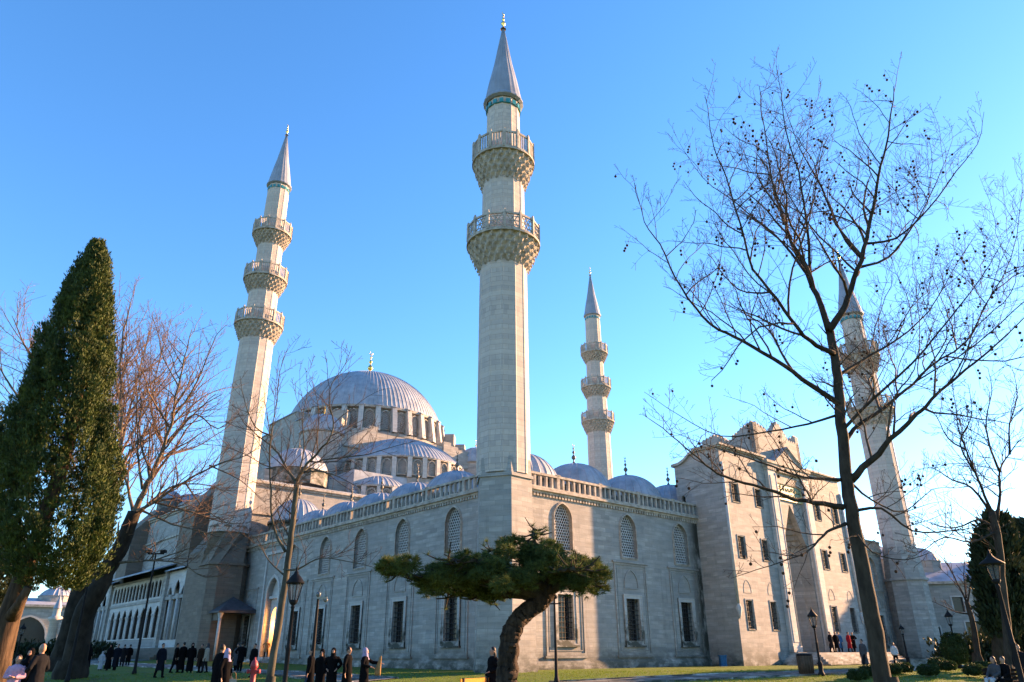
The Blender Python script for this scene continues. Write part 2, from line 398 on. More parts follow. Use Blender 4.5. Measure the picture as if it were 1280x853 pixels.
def finial_mb(s=1.0):
    mb=MB(); P=[(.30,0),(.16,.18),(.08,.35),(.07,.5),(.22,.68),(.25,.8),(.18,.95),(.06,1.08),(.05,1.2),(.15,1.32),(.15,1.42),(.05,1.56),(.04,1.7),(.10,1.78),(.09,1.86),(.03,1.95),(.02,2.1)]
    mb.lathe([(r*s,z*s) for r,z in P],10)
    c=[(math.cos(t)*.14*s,0,(2.24+math.sin(t)*.14)*s) for t in [R(a) for a in range(120,421,25)]]
    mb.tube(c,[(.008+.035*math.sin(PI*i/(len(c)-1)))*s for i in range(len(c))],5)
    return mb
# ================================================================== COURTYARD
ZT=12.35     # cornice line of the court walls
court=empty('mosque_courtyard',LW(0,0),TH,'walled stone court with pierced balustrade, lattice windows and a row of small lead domes','courtyard')
gw,gmk=arched_window(1.85,3.35,.235,fr=.13); lw,lmk=bar_window(1.55,3.0,.32)
RW=[7.6,15.0,21.9]; LWN=[8.35,15.15,21.65,28.0]
R2=[52.6,58.9]
def panel_trim(mb,P,s):
    """raised moulding round each lower window bay, hood ledge, blind arch"""
    o=rect(s-1.95,s+1.95,1.45,8.05); mb.ring(o,off(o,-.16),P,0,-.07)
    o2=off(o,-.3); mb.ring(o2,off(o2,-.06),P,0,-.04)
    a=arch(s,6.25,7.55,1.5,7,.7); mb.ring(off(a,.09),a,P,0,-.06)
def ledge(mb,axis,o,s0,s1,z0,z1,d):
    if axis=='R': mb.box(s0,s1,o-d,o+.0,z0,z1)
    else: mb.box(o-d,o+.0,s0,s1,z0,z1)
def court_wall(axis,o,s0,s1,ups,lows,extra=[],z0=-.5):
    P=PR(o) if axis=='R' else PLs(o)
    holes=[shift(gw,s,8.5) for s in ups]+[shift(lw,s,2.45) for s in lows]+extra
    mb=MB(); mb.sheet(rect(s0,s1,z0,ZT),holes,P,.5)
    # outer-face trim
    for s in lows: panel_trim(mb,P,s)
    for s in lows: ledge(mb,axis,o,s-2.15,s+2.15,8.06,8.2,.16); ledge(mb,axis,o,s-2.1,s+2.1,1.3,1.44,.14)
    wl=mb.build('wall',M['stone'],court)
    tr=MB()
    ledge(tr,axis,o,s0,s1,z0,1.05,.16); ledge(tr,axis,o,s0,s1,1.05,1.13,.09)
    tr.build('plinth',M['stone'],court)
    cn=MB(); ledge(cn,axis,o,s0,s1,ZT,ZT+.16,.16); ledge(cn,axis,o,s0,s1,ZT+.16,ZT+.34,.34)
    n=int((s1-s0)/.32)
    for i in range(n):
        x=s0+(i+.5)*(s1-s0)/n; ledge(cn,axis,o,x-.09,x+.09,ZT-.22,ZT-.003,.13)
    if axis=='R': cn.box(s0,s1,o,o+1.2,ZT+.05,ZT+.32)
    else: cn.box(o,o+1.2,s0,s1,ZT+.05,ZT+.32)
    cn.build('cornice',M['carved'],court)
    # balustrade
    bl=MB(); zb=ZT+.34
    def bx(a,b_,y0,y1,zz0,zz1):
        if axis=='R': bl.box(a,b_,o+y0,o+y1,zz0,zz1)
        else: bl.box(o+y0,o+y1,a,b_,zz0,zz1)
    bx(s0,s1,-.22,.1,zb,zb+.14); bx(s0,s1,-.24,.12,zb+.95,zb+1.12)
    n=int(round((s1-s0)/.60))
    for i in range(n+1):
        x=s0+.1+(s1-s0-.2)*i/n; big=(i%8==0)
        hw=.15 if big else .085
        bx(x-hw,x+hw,-.18 if not big else -.23,.06 if not big else .11,zb+.14,zb+.95+(.0 if not big else -.002))
        if big: bx(x-.2,x+.2,-.26,.14,zb+1.12,zb+1.2)
    bl.build('balustrade',M['carved'],court)
    for s in ups: gmk_copy(place_on(axis,s,o,8.5))
    for s in lows: lmk_copy(place_on(axis,s,o,2.45))
_g=[None]; _l=[None]
def gmk_copy(Mx):
    if _g[0] is None: _g[0]=gmk(court,Mx); return _g[0]
    return dup(_g[0],court,Mx)
def lmk_copy(Mx):
    if _l[0] is None: _l[0]=lmk(court,Mx); return _l[0]
    return dup(_l[0],court,Mx)
WA,WB=2.3,2.1
court_wall('R',WB,WA,24.8,RW,RW)
court_wall('R',WB,46.6,62.0,R2,R2)
DB=38.35
dr=arch(DB,1.2,8.9,2.5,9,.66)
court_wall('L',WA,WB,47.0,[8.35,15.15,21.65,28.0,34.6],[8.35,15.15,21.65,28.0,33.0,44.0],[dr])
# side doorway: recessed niche with orange panel standing in for the sunlit inside
sdg=MB(); P=PLs(WA); o=rect(DB-2.3,DB+2.3,1.15,11.6); sdg.ring(o,off(o,-.3),P,0,-.16)
o2=off(arch(DB,1.2,8.9,2.5,9,.66),.35); sdg.ring(o2,off(o2,-.3),P,0,-.09)
sdg.sheet(rect(DB-2,DB+2,1,9.2),[arch(DB,1.2,6.1,1.7,8,.6)],PLs(WA+.502),1.5)
for zz in (7.0,): sdg.box(WA+.2,WA+.49,DB-1.24,DB+1.24,6.9,7.15)
sdg.build('door_surround',M['marble'],court)
dm=MB(); dm.sheet(arch(DB,1.2,6.1,1.7,8,.6),[],PLs(WA+1.98))
for k in range(5): dm.box(WA+1.89,WA+1.97,DB-.8+k*.36,DB-.8+k*.36+.28,1.3,4.7)
dm.build('door',M['wood'],court)  # door-shaped panel added in the doorway's sunlit orange
stp=MB()
for k in range(4): stp.box(WA-2.6+k*.45,WA,DB-3.0+.3*k,DB+3.0-.3*k,.6+k*.17,.77+k*.17)
stp.build('steps',M['marble'],court)
# arcade roof and domes behind the balustrade
rf=MB()
rf.box(WA+1.2,24.7,WB+1.2,10.2,12.3,12.75); rf.box(46.7,61.8,WB+1.2,10.2,12.3,12.75); rf.box(WA+1.2,10.2,10.2,46.5,12.3,12.75)
rf.box(24.7,46.7,6.2,10.2,12.3,12.75); rf.box(53,61.2,10.2,46,12.3,12.75)
rf.box(WA+.5,62,10.0,10.2,1,12.3); rf.box(10.0,10.2,10.2,46,1,12.3)
rf.build('arcade_roof',M['lead'],court)
dproto=None
def court_dome(a,b,apex,r=2.95,h=2.3,fin=.62,mat='bronze'):
    global dproto
    dz=apex-h
    if dproto is None:
        o=dome_mesh(2.95,2.3,28,.045).build('dome',M['lead'],court,Matrix.Translation((a,b,dz)))
        d=MB(); d.lathe([(2.98,-1.3),(2.98,-.12)],8,(0,0,0),PI/8,2*PI+PI/8,False); d.lathe([(3.15,-.3),(3.15,-.1),(2.9,-.1)],24); d.build('drum',M['stone'],o)
        f=finial_mb(.78).build('finial',M[mat],o,Matrix.Translation((0,0,2.27))); dproto=o; return o
    return dup(dproto,court,Matrix.Translation((a,b,dz))@Matrix.Diagonal((r/2.95,r/2.95,h/2.3,1)))
court_dome(7.6,6.5,16.5)
for b in (13.6,19.6,25.7,31.5,37.5): court_dome(6.5,b,16.15)
for a in (13.95,20.9,27.3,47.5,54.0,60): court_dome(a,6.7,16.7 if a<28 else 16.3,3.1)
for a in (33.5,39.5): court_dome(a,8,16.2)
for b in (15,22,29,36): court_dome(58.5,b,16.0)
for i,a in enumerate((6.5,13.4,19.8,31.4,43,49.5,56)): court_dome(a,43.6,18.2 if i!=3 else 19.5,3.0,2.7)
# ================================================================== MINARETS
def poly12(r,n=12,rot=R(28-90)-TH,fil=.035):
    pts=[]
    for k in range(n):
        a=rot+2*PI*k/n; da=.06/r
        for dd,rr in ((-2.2*da,r*math.cos(0)*.997),(-1.0*da,r+fil),(1.0*da,r+fil),(2.2*da,r*.997)): pts.append((rr*math.cos(a+dd),rr*math.sin(a+dd)))
    return pts
def minaret(name,loc,label,kind,ped,lit_rot=R(-62)):
    root=empty('minaret',loc,TH,label,'minaret','stone minarets at the corners of the court')
    rot=lit_rot-TH
    if kind==2:
        tip,cb=52.2,43.7; rtop=1.30; rc=1.52; segs=[(12.4,27.9,1.78,1.73),(31.3,35.4,1.62,1.60),(39.0,cb,1.34,1.30)]
        balc=[(27.9,30.0,31.45,1.73,2.74),(35.3,37.5,39.1,1.60,2.44)]; fin=.85
    else:
        tip,cb=69.0,60.2; rc=1.5; segs=[(14.0,37.3,2.18,1.96),(40.7,43.9,1.78,1.74),(47.1,50.7,1.55,1.53),(53.8,cb,1.40,1.34)]
        balc=[(37.2,39.2,40.8,1.96,2.87),(43.8,45.6,47.2,1.74,2.64),(50.6,52.3,53.9,1.53,2.43)]; fin=.8
    sh=MB()
    rr_=[]
    for z0,z1,r0,r1 in segs: rr_+= [[(x,y,z0) for x,y in poly12(r0,12,rot)],[(x,y,z1) for x,y in poly12(r1,12,rot)]]
    sh.loft(rr_)
    sh.build('shaft',M['stone_min'],root)
    for (zm,zp,zt,r0,r1) in balc:
        b=MB(); nt_=5; nc=24
        for j in range(nt_):
            t0=j/nt_; t1=(j+1)/nt_; ra=r0+.03+(r1-r0-.06)*(t0**.85); rb=r0+.03+(r1-r0-.06)*(t1**.85); za=zm+(zp-zm)*t0; zb=zm+(zp-zm)*t1
            ph=(j%2)*.5; ring0=[];ring1=[];ring2=[]
            for k in range(nc):
                for q,(dr0,dr1) in enumerate(((0,0),(-.16,-.02),(-.22,0),(-.16,-.02))):
                    a=2*PI*(k+ph+q/4)/nc
                    ring0.append(((ra+dr0*.6)*math.cos(a),(ra+dr0*.6)*math.sin(a),za))
                    ring1.append(((rb+dr0)*math.cos(a),(rb+dr0)*math.sin(a),za+(zb-za)*.55))
                    ring2.append((rb*math.cos(a),rb*math.sin(a),zb))
            b.loft([ring0,ring1,ring2,[(rb*.8*math.cos(2*PI*i/(nc*4)),rb*.8*math.sin(2*PI*i/(nc*4)),zb+.01) for i in range(nc*4)]])
            for k in range(nc):
                a=2*PI*(k+ph)/nc
                b.lathe([(0,-.22),(.055,-.12),(.075,0)],5,((rb-.05)*math.cos(a),(rb-.05)*math.sin(a),za+.12))
        b.lathe([(r1-.1,zp-.12),(r1+.06,zp-.1),(r1+.06,zp+.05),(r0,zp+.06)],48,sm=False)
        bo=b.build('balcony',M['carved'],root)
        p=MB(); n=14
        for k in range(n):
            a=rot+2*PI*k/n; a2=rot+2*PI*(k+1)/n; q0=Vector((r1*math.cos(a),r1*math.sin(a),0)); q1=Vector((r1*math.cos(a2),r1*math.sin(a2),0)); L_=(q1-q0).length
            ex=(q1-q0).normalized(); ey=Vector((-ex.y,ex.x,0)); Mx=Matrix(((ex.x,ey.x,0,q0.x),(ex.y,ey.y,0,q0.y),(0,0,1,zp+.05),(0,0,0,1)))
            hh=zt-zp-.05
            p.box(-.09,.09,-.09,.09,0,hh+.12,Mx); p.lathe([(.0,.2),(.08,.1),(.05,0)],6,M=Mx@Matrix.Translation((0,0,hh+.12)))
            p.box(.07,L_-.07,-.05,.05,0,.14,Mx); p.box(.07,L_-.07,-.06,.06,hh-.16,hh,Mx)
            nb=5
            if zt>35 and kind==2 or kind==3:
                for i in range(nb): x=L_*(i+.5)/nb; p.box(x-.045,x+.045,-.04,.04,.14,hh-.16,Mx)
            else:
                hz=hh-.3
                for i in range(-2,5):
                    for s_ in (1,-1):
                        x0=L_*(i+.5)/4
                        zz0,zz1=(.14,hh-.16); x1=x0+s_*hz*.55
                        xa,xb=x0,x1
                        if min(xa,xb)<.05 or max(xa,xb)>L_-.05: continue
                        p.tube([Mx@Vector((xa,0,zz0)),Mx@Vector((xb,0,zz1))],.04,4,False,False)
                for i in range(3): z_=.14+hz*(i+.5)/3; p.box(.07,L_-.07,-.02,.02,z_-.035,z_+.035,Mx)
        p.build('parapet',M['carved'],bo)
    t=MB(); nt2=16
    for k in range(nt2):
        a=rot+2*PI*(k+.5)/nt2; Mx=Matrix.Rotation(a,4,'Z')
        t.box(rc*.88+.02,rc*.88+.1,-.16,.16,cb-.9,cb-.5,Mx)
    t.lathe([(rc*.88-.05,cb-.92),(rc*.88+.09,cb-.92),(rc*.88+.09,cb-.88),(rc*.88-.05,cb-.88)],24,(0,0,0),sm=False)
    t.build('tile_band',M['tile'],root)
    c=MB(); n=20
    ang=[]
    rings=[]
    for r,z in ((rc-.12,cb-.25),(rc+.12,cb-.1),(rc+.12,cb+.02),(rc,cb+.25),(rc*.78,cb+2.2),(rc*.5,cb+(tip-cb)*.5),(.12,tip-.35),(.06,tip)):
        rings.append([(( r+(.03 if k%2==0 else 0))*math.cos(2*PI*k/(2*n)),(r+(.03 if k%2==0 else 0))*math.sin(2*PI*k/(2*n)),z) for k in range(2*n)])
    c.loft(rings); c.build('cone_roof',M['cone'],root)
    finial_mb(fin).build('finial',M['gold'],root,Matrix.Translation((0,0,tip-.1)))
    # pedestal
    pd=MB()
    for (z0,z1,p0,p1) in ped: pd.prism(p0,z0,z1,poly2=p1)
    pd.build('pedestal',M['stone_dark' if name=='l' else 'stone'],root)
    return root
def cpoly(angs,r): # camera-relative degrees -> local polygon
    return [(r*math.cos(R(a)-PI/2-TH),r*math.sin(R(a)-PI/2-TH)) for a in angs]
angC=[-118,-51,16,76,140,200]
mC=minaret('c',LW(0,0),'tall two-balcony stone minaret rising in the middle above the near corner of the court',2,
  [(0,1.0,cpoly(angC,2.12),cpoly(angC,2.12)),(1.0,12.1,cpoly(angC,2.05),cpoly(angC,1.93)),(12.1,12.3,cpoly(angC,2.05),cpoly(angC,2.05)),(12.3,13.4,cpoly(angC,1.93),cpoly(angC,1.82))])
def reg(n,r,rot=0): return [(r*math.cos(2*PI*k/n+rot),r*math.sin(2*PI*k/n+rot)) for k in range(n)]
def sqp(r,ch): return [(r,-r+ch),(r,r-ch),(r-ch,r),(-r+ch,r),(-r,r-ch),(-r,-r+ch),(-r+ch,-r),(r-ch,-r)]
mL=minaret('l',LW(0,46.49),'tall three-balcony stone minaret left of the great dome, seen through bare branches',3,
  [(0,10.5,sqp(2.15,.8),sqp(2.1,.8)),(10.5,10.75,sqp(2.28,.85),sqp(2.28,.85)),(10.75,14.5,sqp(2.08,.8),reg(8,2.2,PI/8)),(14.5,14.7,reg(8,2.3,PI/8),reg(8,2.3,PI/8))])
mB=minaret('b',LW(62.75,46.49),'farthest three-balcony stone minaret, standing clear behind the court domes',3,
  [(0,14.5,sqp(2.5,1.0),sqp(2.4,1.0))])
mR=minaret('r',LW(62.75,0),'two-balcony stone minaret behind the branches of the big plane tree, right of the portal',2,
  [(0,9.2,reg(8,2.35,PI/8),reg(8,2.2,PI/8)),(9.2,9.5,reg(8,2.4,PI/8),reg(8,2.4,PI/8)),(9.5,13.0,reg(8,2.15,PI/8),reg(8,1.85,PI/8))],lit_rot=R(-40))
# ================================================================== PORTAL
portal=empty('entrance_portal',LW(35.9,0),TH,'high stone entrance portal block with stepped crest, niche and three rows of barred windows','portal')
PT=Matrix.Translation((-35.9,0,0))
def pb(mb,name,mat,parent=portal): 
    mb.v=[tuple(PT@Vector(v)) for v in mb.v]; return mb.build(name,M[mat],parent)
FB=-1.0; PZ=18.55
swin,smk=bar_window(1.0,2.25,.12,4,6,.02,'marble',.015,False); mwin,mmk=bar_window(1.0,1.75,.12,4,5,.02,'marble',.015,False)
cols=[26.5,30.35,41.45,45.3]
holes=[]
for s in cols: holes+= [shift(swin,s,3.4),shift(mwin,s,9.15),shift(rect(-.5,.5,0,1.6),s,13.9)]
niche=[(33.55,1.6),(38.25,1.6),(38.25,10.6),(37.2,12.4),(35.98,14.7),(35.82,14.7),(34.6,12.4),(33.55,10.6)]
w_=MB(); w_.sheet(rect(24.6,47.2,-.5,PZ),holes+[niche],PR(FB),.5)
for s in cols:
    a=arch(s,6.25,7.25,1.1,7,.75); w_.ring(off(a,.045),a,PR(FB),0,-.025)
    a=arch(s,16.1,17.3,1.0,7,.75); w_.ring(off(a,.04),a,PR(FB),0,-.02)
pb(w_,'front_wall','stone')
sw=MB()
side=[(FB,-.5),(3.9,-.5),(3.9,17.55),(3.3,17.62),(2.7,17.85),(2.1,18.3),(1.4,PZ),(FB,PZ)]
sw.sheet(side,[shift(arch(0,0,1.2,.45,5),3.2,13.6)],lambda x,z,d:(24.6+d,x,z),.4)
sw.sheet(side,[],lambda x,z,d:(47.2-d,x,z),.4)
# roof surface & back
sw.add([(24.6,1.4,PZ),(47.2,1.4,PZ),(47.2,3.9,17.55),(24.6,3.9,17.55),(24.6,FB,PZ),(47.2,FB,PZ)],[(0,1,2,3),(4,5,1,0)])
sw.sheet(rect(24.6,47.2,-.5,17.55),[],lambda x,z,d:(x,3.9-d,z))
pb(sw,'side_wall','stone')
for x0,x1 in ((24.4,32.0),(39.8,47.4)):
    cor=MB(); cor.box(x0,x1,FB-.18,1.6,PZ,PZ+.14); cor.box(x0-.1,x1+.1,FB-.36,1.7,PZ+.14,PZ+.32); pb(cor,'cornice','carved')
cor=MB()
# thin curved side cornice
for q in range(len(side)-1):
    pass
sc=[(1.4,PZ+.0),(2.1,18.3),(2.7,17.85),(3.3,17.62),(4.1,17.55)]
for i in range(len(sc)-1):
    (b0,z0),(b1,z1)=sc[i],sc[i+1]
    cor.add([(24.35,b0,z0),(24.35,b1,z1),(24.35,b1,z1+.25),(24.35,b0,z0+.25),(24.9,b0,z0),(24.9,b1,z1),(24.9,b1,z1+.25),(24.9,b0,z0+.25)],[(0,1,2,3),(3,2,6,7),(0,4,5,1),(4,7,6,5)])
pb(cor,'cornice','carved')
# corner pilaster colonnettes
for a in (24.75,47.05):
    cn=MB(); cn.tube([(a,FB-.06,5.2),(a,FB-.06,17.2)],.14,8); cn.lathe([(.14,0),(.26,-.35),(.10,-1.0),(0,-1.25)],8,(a,FB-.06,5.3)); pb(cn,'colonnette','marble')
# central pilasters, entablature, pediment
pi=MB()
for x0,x1 in ((32.05,33.35),(38.45,39.75)):
    pi=MB(); pi.box(x0,x1,FB-.38,FB+.003,1.6,17.6); pi.box(x0-.1,x1+.1,FB-.46,FB+.003,1.6,2.1); pi.box(x0+.25,x1-.25,FB-.43,FB-.38,2.4,17.1)
    pi.tube([(x1-.02 if x0<35 else x0+.02,FB-.34,2.1),(x1-.02 if x0<35 else x0+.02,FB-.34,17.4)],.12,8)
    pb(pi,'pilaster','marble')
en=MB()
en.box(31.95,39.85,FB-.36,FB+.0,17.6,17.9); en.box(31.85,39.95,FB-.5,1,17.9,18.25); en.box(31.75,40.05,FB-.62,1,18.25,18.5)
en.box(33.35,38.45,FB-.2,FB,16.6,17.6)
n=26
for i in range(n): x=31.9+(i+.5)*8.0/n; en.box(x-.1,x+.1,FB-.48,FB-.36,17.62,17.895)
pb(en,'entablature','carved')
pe=MB(); pe.add([(33.4,FB-.5,18.5),(38.6,FB-.5,18.5),(36,FB-.5,20.2),(33.4,2.4,18.5),(38.6,2.4,18.5),(36,2.4,20.2)],[(0,1,2),(3,5,4),(0,2,5,3),(1,4,5,2),(0,3,4,1)])
pe.tube([(33.2,FB-.52,18.52),(36,FB-.52,20.3),(38.8,FB-.52,18.52)],.13,4,sm=False)
pb(pe,'pediment','stone')
pl_=MB(); pl_.add([(33.25,FB-.62,18.62),(36,FB-.62,20.42),(36,2.6,20.42),(33.25,2.6,18.62),(38.75,FB-.62,18.62),(38.75,2.6,18.62)],[(0,1,2,3),(1,4,5,2)])
pb(pl_,'pediment_roof','lead')
# inscription panel
ins=MB(); ins.box(33.6,38.2,FB-.1,FB-.003,15.15,16.55); pb(ins,'inscription_panel','tile').active_material=plain('inscription_ground',(.16,.22,.14),.6,.2,6)
iw=MB(); rnd=random.Random(5); ins_=rect(33.6,38.2,15.15,16.55); iw.ring(off(ins_,.1),off(ins_,-.0),PR(FB-.1),0,-.06)
for row in range(2):
    x=33.8
    while x<38.0:
        z=15.35+row*.62; k=rnd.randint(0,3); w0=rnd.uniform(.22,.5)
        if k==0: iw.tube([(x,FB-.12,z+.5),(x+.02,FB-.12,z)],.04,4)
        elif k==1: iw.tube([(x,FB-.12,z+.3),(x+w0*.3,FB-.12,z+.02),(x+w0*.8,FB-.12,z+.04),(x+w0,FB-.12,z+.35)],[.02,.045,.045,.02],4)
        elif k==2: iw.tube([(x+w0*.2,FB-.12,z+.42),(x,FB-.12,z+.2),(x+w0*.5,FB-.12,z+.12),(x+w0,FB-.12,z+.25),(x+w0*.7,FB-.12,z+.42)],.035,4)
        else: iw.tube([(x,FB-.12,z+.1),(x+w0,FB-.12,z+.14)],.045,4); iw.tube([(x+w0*.5,FB-.12,z+.3),(x+w0*.6,FB-.12,z+.34)],.04,4)
        x+=w0+.08
pb(iw,'inscription','gilt')
# niche interior: shallow apse with stepped muqarnas hood
ni=MB(); cxn=35.9
def nr(w,d,z,n=10): return [(cxn-w*math.cos(PI*i/n),FB+.5+d*math.sin(PI*i/n),z) for i in range(n+1)]
rings=[nr(2.35,1.9,1.6),nr(2.35,1.9,10.6)]
ni.loft(rings,False)
w0,d0,z0=2.35,1.9,10.6
for j in range(8):
    w1=w0-.29; d1=d0-.22; z1=z0+.52
    ring=[];ring2=[]
    nn=20
    for i in range(nn+1):
        s_=1-.05*(i%2); ring.append((cxn-w0*s_*math.cos(PI*i/nn),FB+.5+d0*s_*math.sin(PI*i/nn),z1-.12)); ring2.append((cxn-w1*math.cos(PI*i/nn),FB+.5+d1*math.sin(PI*i/nn),z1))
    base=[(cxn-w0*math.cos(PI*i/nn),FB+.5+d0*math.sin(PI*i/nn),z0) for i in range(nn+1)]
    ni.loft([base,ring,ring2],False); w0,d0,z0=w1,d1,z1
pb(ni,'niche','stone')
dd=MB(); dd.sheet(arch(35.9,1.6,6.4,2.0,8,.6),[],PR(FB+2.25)); pb(dd,'door','brownwood')
ds=MB(); A=arch(35.9,1.6,6.4,2.0,8,.6); ds.ring(off(A,.35),A,PR(FB+2.3),0,-.16); pb(ds,'door_surround','marble')
# raised crest block
def crest_line(x0,x1,z0,prof):
    return prof
cb_=MB()
front=[(31.6,18.4),(40.3,18.4),(40.3,21.6)]
def scallop(p0,p1,n,amp=.16):
    out=[]
    for i in range(n):
        t0=i/n;t1=(i+.5)/n
        out.append((p0[0]+(p1[0]-p0[0])*t0,p0[1]+(p1[1]-p0[1])*t0)); out.append((p0[0]+(p1[0]-p0[0])*(t0+.18/n),p0[1]+(p1[1]-p0[1])*t0+amp)); out.append((p0[0]+(p1[0]-p0[0])*(t1+.1/n),p0[1]+(p1[1]-p0[1])*t1+amp*1.1)); out.append((p0[0]+(p1[0]-p0[0])*(t1+.22/n),p0[1]+(p1[1]-p0[1])*t1))
    return out
top=scallop((40.3,21.5),(38.2,21.5),5)+scallop((38.2,21.6),(36.6,23.1),5,.2)+scallop((36.4,23.1),(35.0,21.7),4,.2)+scallop((35.0,21.6),(34.0,21.6),3)+scallop((34.0,21.9),(31.9,22.3),4,.22)+[(31.6,22.3)]
cb_.sheet([(31.6,18.4),(40.3,18.4)]+top,[],PR(FB+.25),.0)
cb_.sheet([(31.6,18.4),(40.3,18.4)]+top,[],lambda x,z,d:(x,FB+.85-d,z),.0)
poly=[(31.6,18.4),(40.3,18.4)]+top
cb_.loft([[(x,FB+.25,z) for x,z in poly],[(x,FB+.85,z) for x,z in poly]])
sp=[(FB+.25,17.5),(5.2,15.0)]+scallop((5.2,21.5),(3.6,21.9),4)+scallop((3.6,21.8),(2.5,21.2),3)+scallop((2.5,21.0),(1.7,20.9),2)+scallop((1.7,21.3),(.8,21.7),3)+scallop((.8,21.8),(FB+.3,22.4),4)+[(FB+.25,22.3)]
for a0,a1 in ((31.6,32.2),(39.7,40.3)):
    cb_.sheet(sp,[],lambda x,z,d:(a0+d,x,z)); cb_.sheet(sp,[],lambda x,z,d:(a1-d,x,z)); cb_.loft([[(a0,x,z) for x,z in sp],[(a1,x,z) for x,z in sp]])
cb_.box(32.2,39.7,FB+.85,5.2,16,18.9)
pb(cb_,'crest','stone')
wp1=None;wp2=None;wp3=None
uwin,umk=bar_window(1.0,1.6,.12,4,5,.02,'marble',.015,False)
for s in cols:
    for nm,(mk,z) in dict(a=(smk,3.4),b=(mmk,9.15),c=(umk,13.9)).items():
        Mx=Matrix.Translation((s-35.9,FB,z))
        key='_p'+nm
        if key not in globals(): globals()[key]=mk(portal,Mx)
        else: dup(globals()[key],portal,Mx)
# steps
st=MB()
for k in range(6): 
    e=.36*(5-k); st.box(32.0-e,47.0,FB-2.6-e,FB-.0,.55+.17*k-(.6 if k==0 else 0),.55+.17*(k+1))
pb(st,'steps','marble')
# ================================================================== PRAYER HALL
hall=empty('prayer_hall',LW(31.4,72.9),TH,'domed stone prayer hall with a great ribbed lead dome, half domes and a side gallery','mosque')
HT=Matrix.Translation((-31.4,-72.9,0))
def hb(mb,name,mat,parent=hall):
    mb.v=[tuple(HT@Vector(v)) for v in mb.v]; return mb.build(name,M[mat],parent)
def hm(a,b,z): return HT@Matrix.Translation((a,b,z))
A0,A1,B0,B1=2.0,60.8,47.0,99.0
mb=MB(); mb.box(A0,A1,B0,B1,0,20.0); hb(mb,'main_wall','stone')
mb=MB(); 
for d,z0,z1 in ((.2,19.9,20.15),(.45,20.15,20.4)): mb.box(A0-d,A1+d,B0-d,B1+d,z0,z1)
mb.box(A0-.2,A1+.2,B0-.2,B1+.2,16.6,16.85); hb(mb,'cornice','carved')
mb=MB(); mb.box(A0+.3,A1-.3,B0+.3,B1-.3,20.4,20.7); mb.prism([(17,50),(46,50),(46,96),(17,96)],20.7,24.5); hb(mb,'terrace_roof','lead')
# upper body: side aisles (set back), square base of the drum
mb=MB(); mb.box(5.5,57.3,52,94,20.7,23.2); mb.box(17.5,45.3,58.5,87.3,20.7,33.0)
hb(mb,'upper_wall','stone')
# stepped buttress walls left and right of drum (side arches)
for a0,a1,s in ((16.2,18.6,1),(44.2,46.6,-1)):
    mb=MB()
    for b0,b1,zt in ((60.5,63,31.5),(63,65.5,33.4),(65.5,68,35.2),(68,78,36.8),(78,80.5,35.2),(80.5,83,33.4),(83,85.5,31.5)): mb.box(a0,a1,b0,b1,22,zt)
    hb(mb,'buttress','stone')
mb=MB(); mb.box(17.5,45.3,58.25,58.6,29.9,30.0)
for k in range(5):   # stepped blocks ramping up to the drum over the front arch
    for s in (-1,1):
        a0=31.4+s*(13.8-k*1.5); mb.box(min(a0,a0-s*1.5),max(a0,a0-s*1.5),58.2,60.2,30,31.6+k*.55)
hb(mb,'stepped_arch','stone')
for a0,a1 in ((16.0,18.8),(44.0,46.8)):
    mb=MB()
    for b0,b1,zt in ((60.4,63,31.5),(63,65.5,33.4),(65.5,68,35.2),(67.9,78.1,36.8),(78,80.5,35.2),(80.5,83,33.4)): mb.box(a0,a1,b0,b1,zt,zt+.15)
    hb(mb,'coping','lead')
# drum
DC=(31.4,72.9,0)
mb=MB(); mb.lathe([(13.9,30.5),(13.9,33.2),(14.0,33.3),(14.0,33.7),(13.2,33.8),(13.0,34.3)],96,DC,sm=False)
mb.lathe([(12.75,33.8),(12.75,38.0)],64,DC,sm=False); hb(mb,'drum','stone')
mb=MB(); mb.lathe([(13.0,37.75),(13.45,37.85),(13.45,38.2),(13.0,38.3)],96,DC,sm=False); hb(mb,'drum_cornice','carved')
dw,dmk=arched_window(1.35,3.0,.21,('carved','lattice','dark'),.14)
dproto2=None; pproto=None
for k in range(32):
    a=2*PI*(k+.5)/32
    # window facing outward: local -y = outward
    Rm=Matrix.Rotation(a+PI/2,4,'Z')
    Mx=HT@Matrix.Translation(DC)@Rm@Matrix.Translation((0,-13.30,34.4))
    if dproto2 is None: dproto2=dmk(hall,Mx); dproto2.name='drum_window'
    else: dup(dproto2,hall,Mx)
    a=2*PI*k/32; Rm=Matrix.Rotation(a+PI/2,4,'Z'); Mx=HT@Matrix.Translation(DC)@Rm
    if pproto is None:
        p=MB(); p.add([(-.38,-12.7,33.8),(.38,-12.7,33.8),(-.38,-14.35,33.8),(.38,-14.35,33.8),(-.38,-12.7,38.4),(.38,-12.7,38.4),(-.38,-13.7,38.0),(.38,-13.7,38.0)],[(0,2,6,4),(1,5,7,3),(2,3,7,6),(4,6,7,5)])
        pproto=p.build('drum_pier',M['marble'],hall,Mx); p2=MB(); p2.add([(-.45,-12.7,38.5),(.45,-12.7,38.5),(-.45,-13.85,38.05),(.45,-13.85,38.05),(-.45,-12.7,38.6),(.45,-12.7,38.6),(-.45,-13.85,38.17),(.45,-13.85,38.17)],[(0,2,6,4),(1,5,7,3),(2,3,7,6),(4,6,7,5)]); p2.build('pier_cap',M['lead'],pproto)
    else: dup(pproto,hall,Mx)
md=dome_mesh(13.15,9.7,112,.055,n_el=22,lip=.15).build('great_dome',M['lead'],hall,HT@Matrix.Translation((31.4,72.9,38.25)))
finial_mb(2.0).build('finial',M['gold'],md,Matrix.Translation((0,0,9.6)))
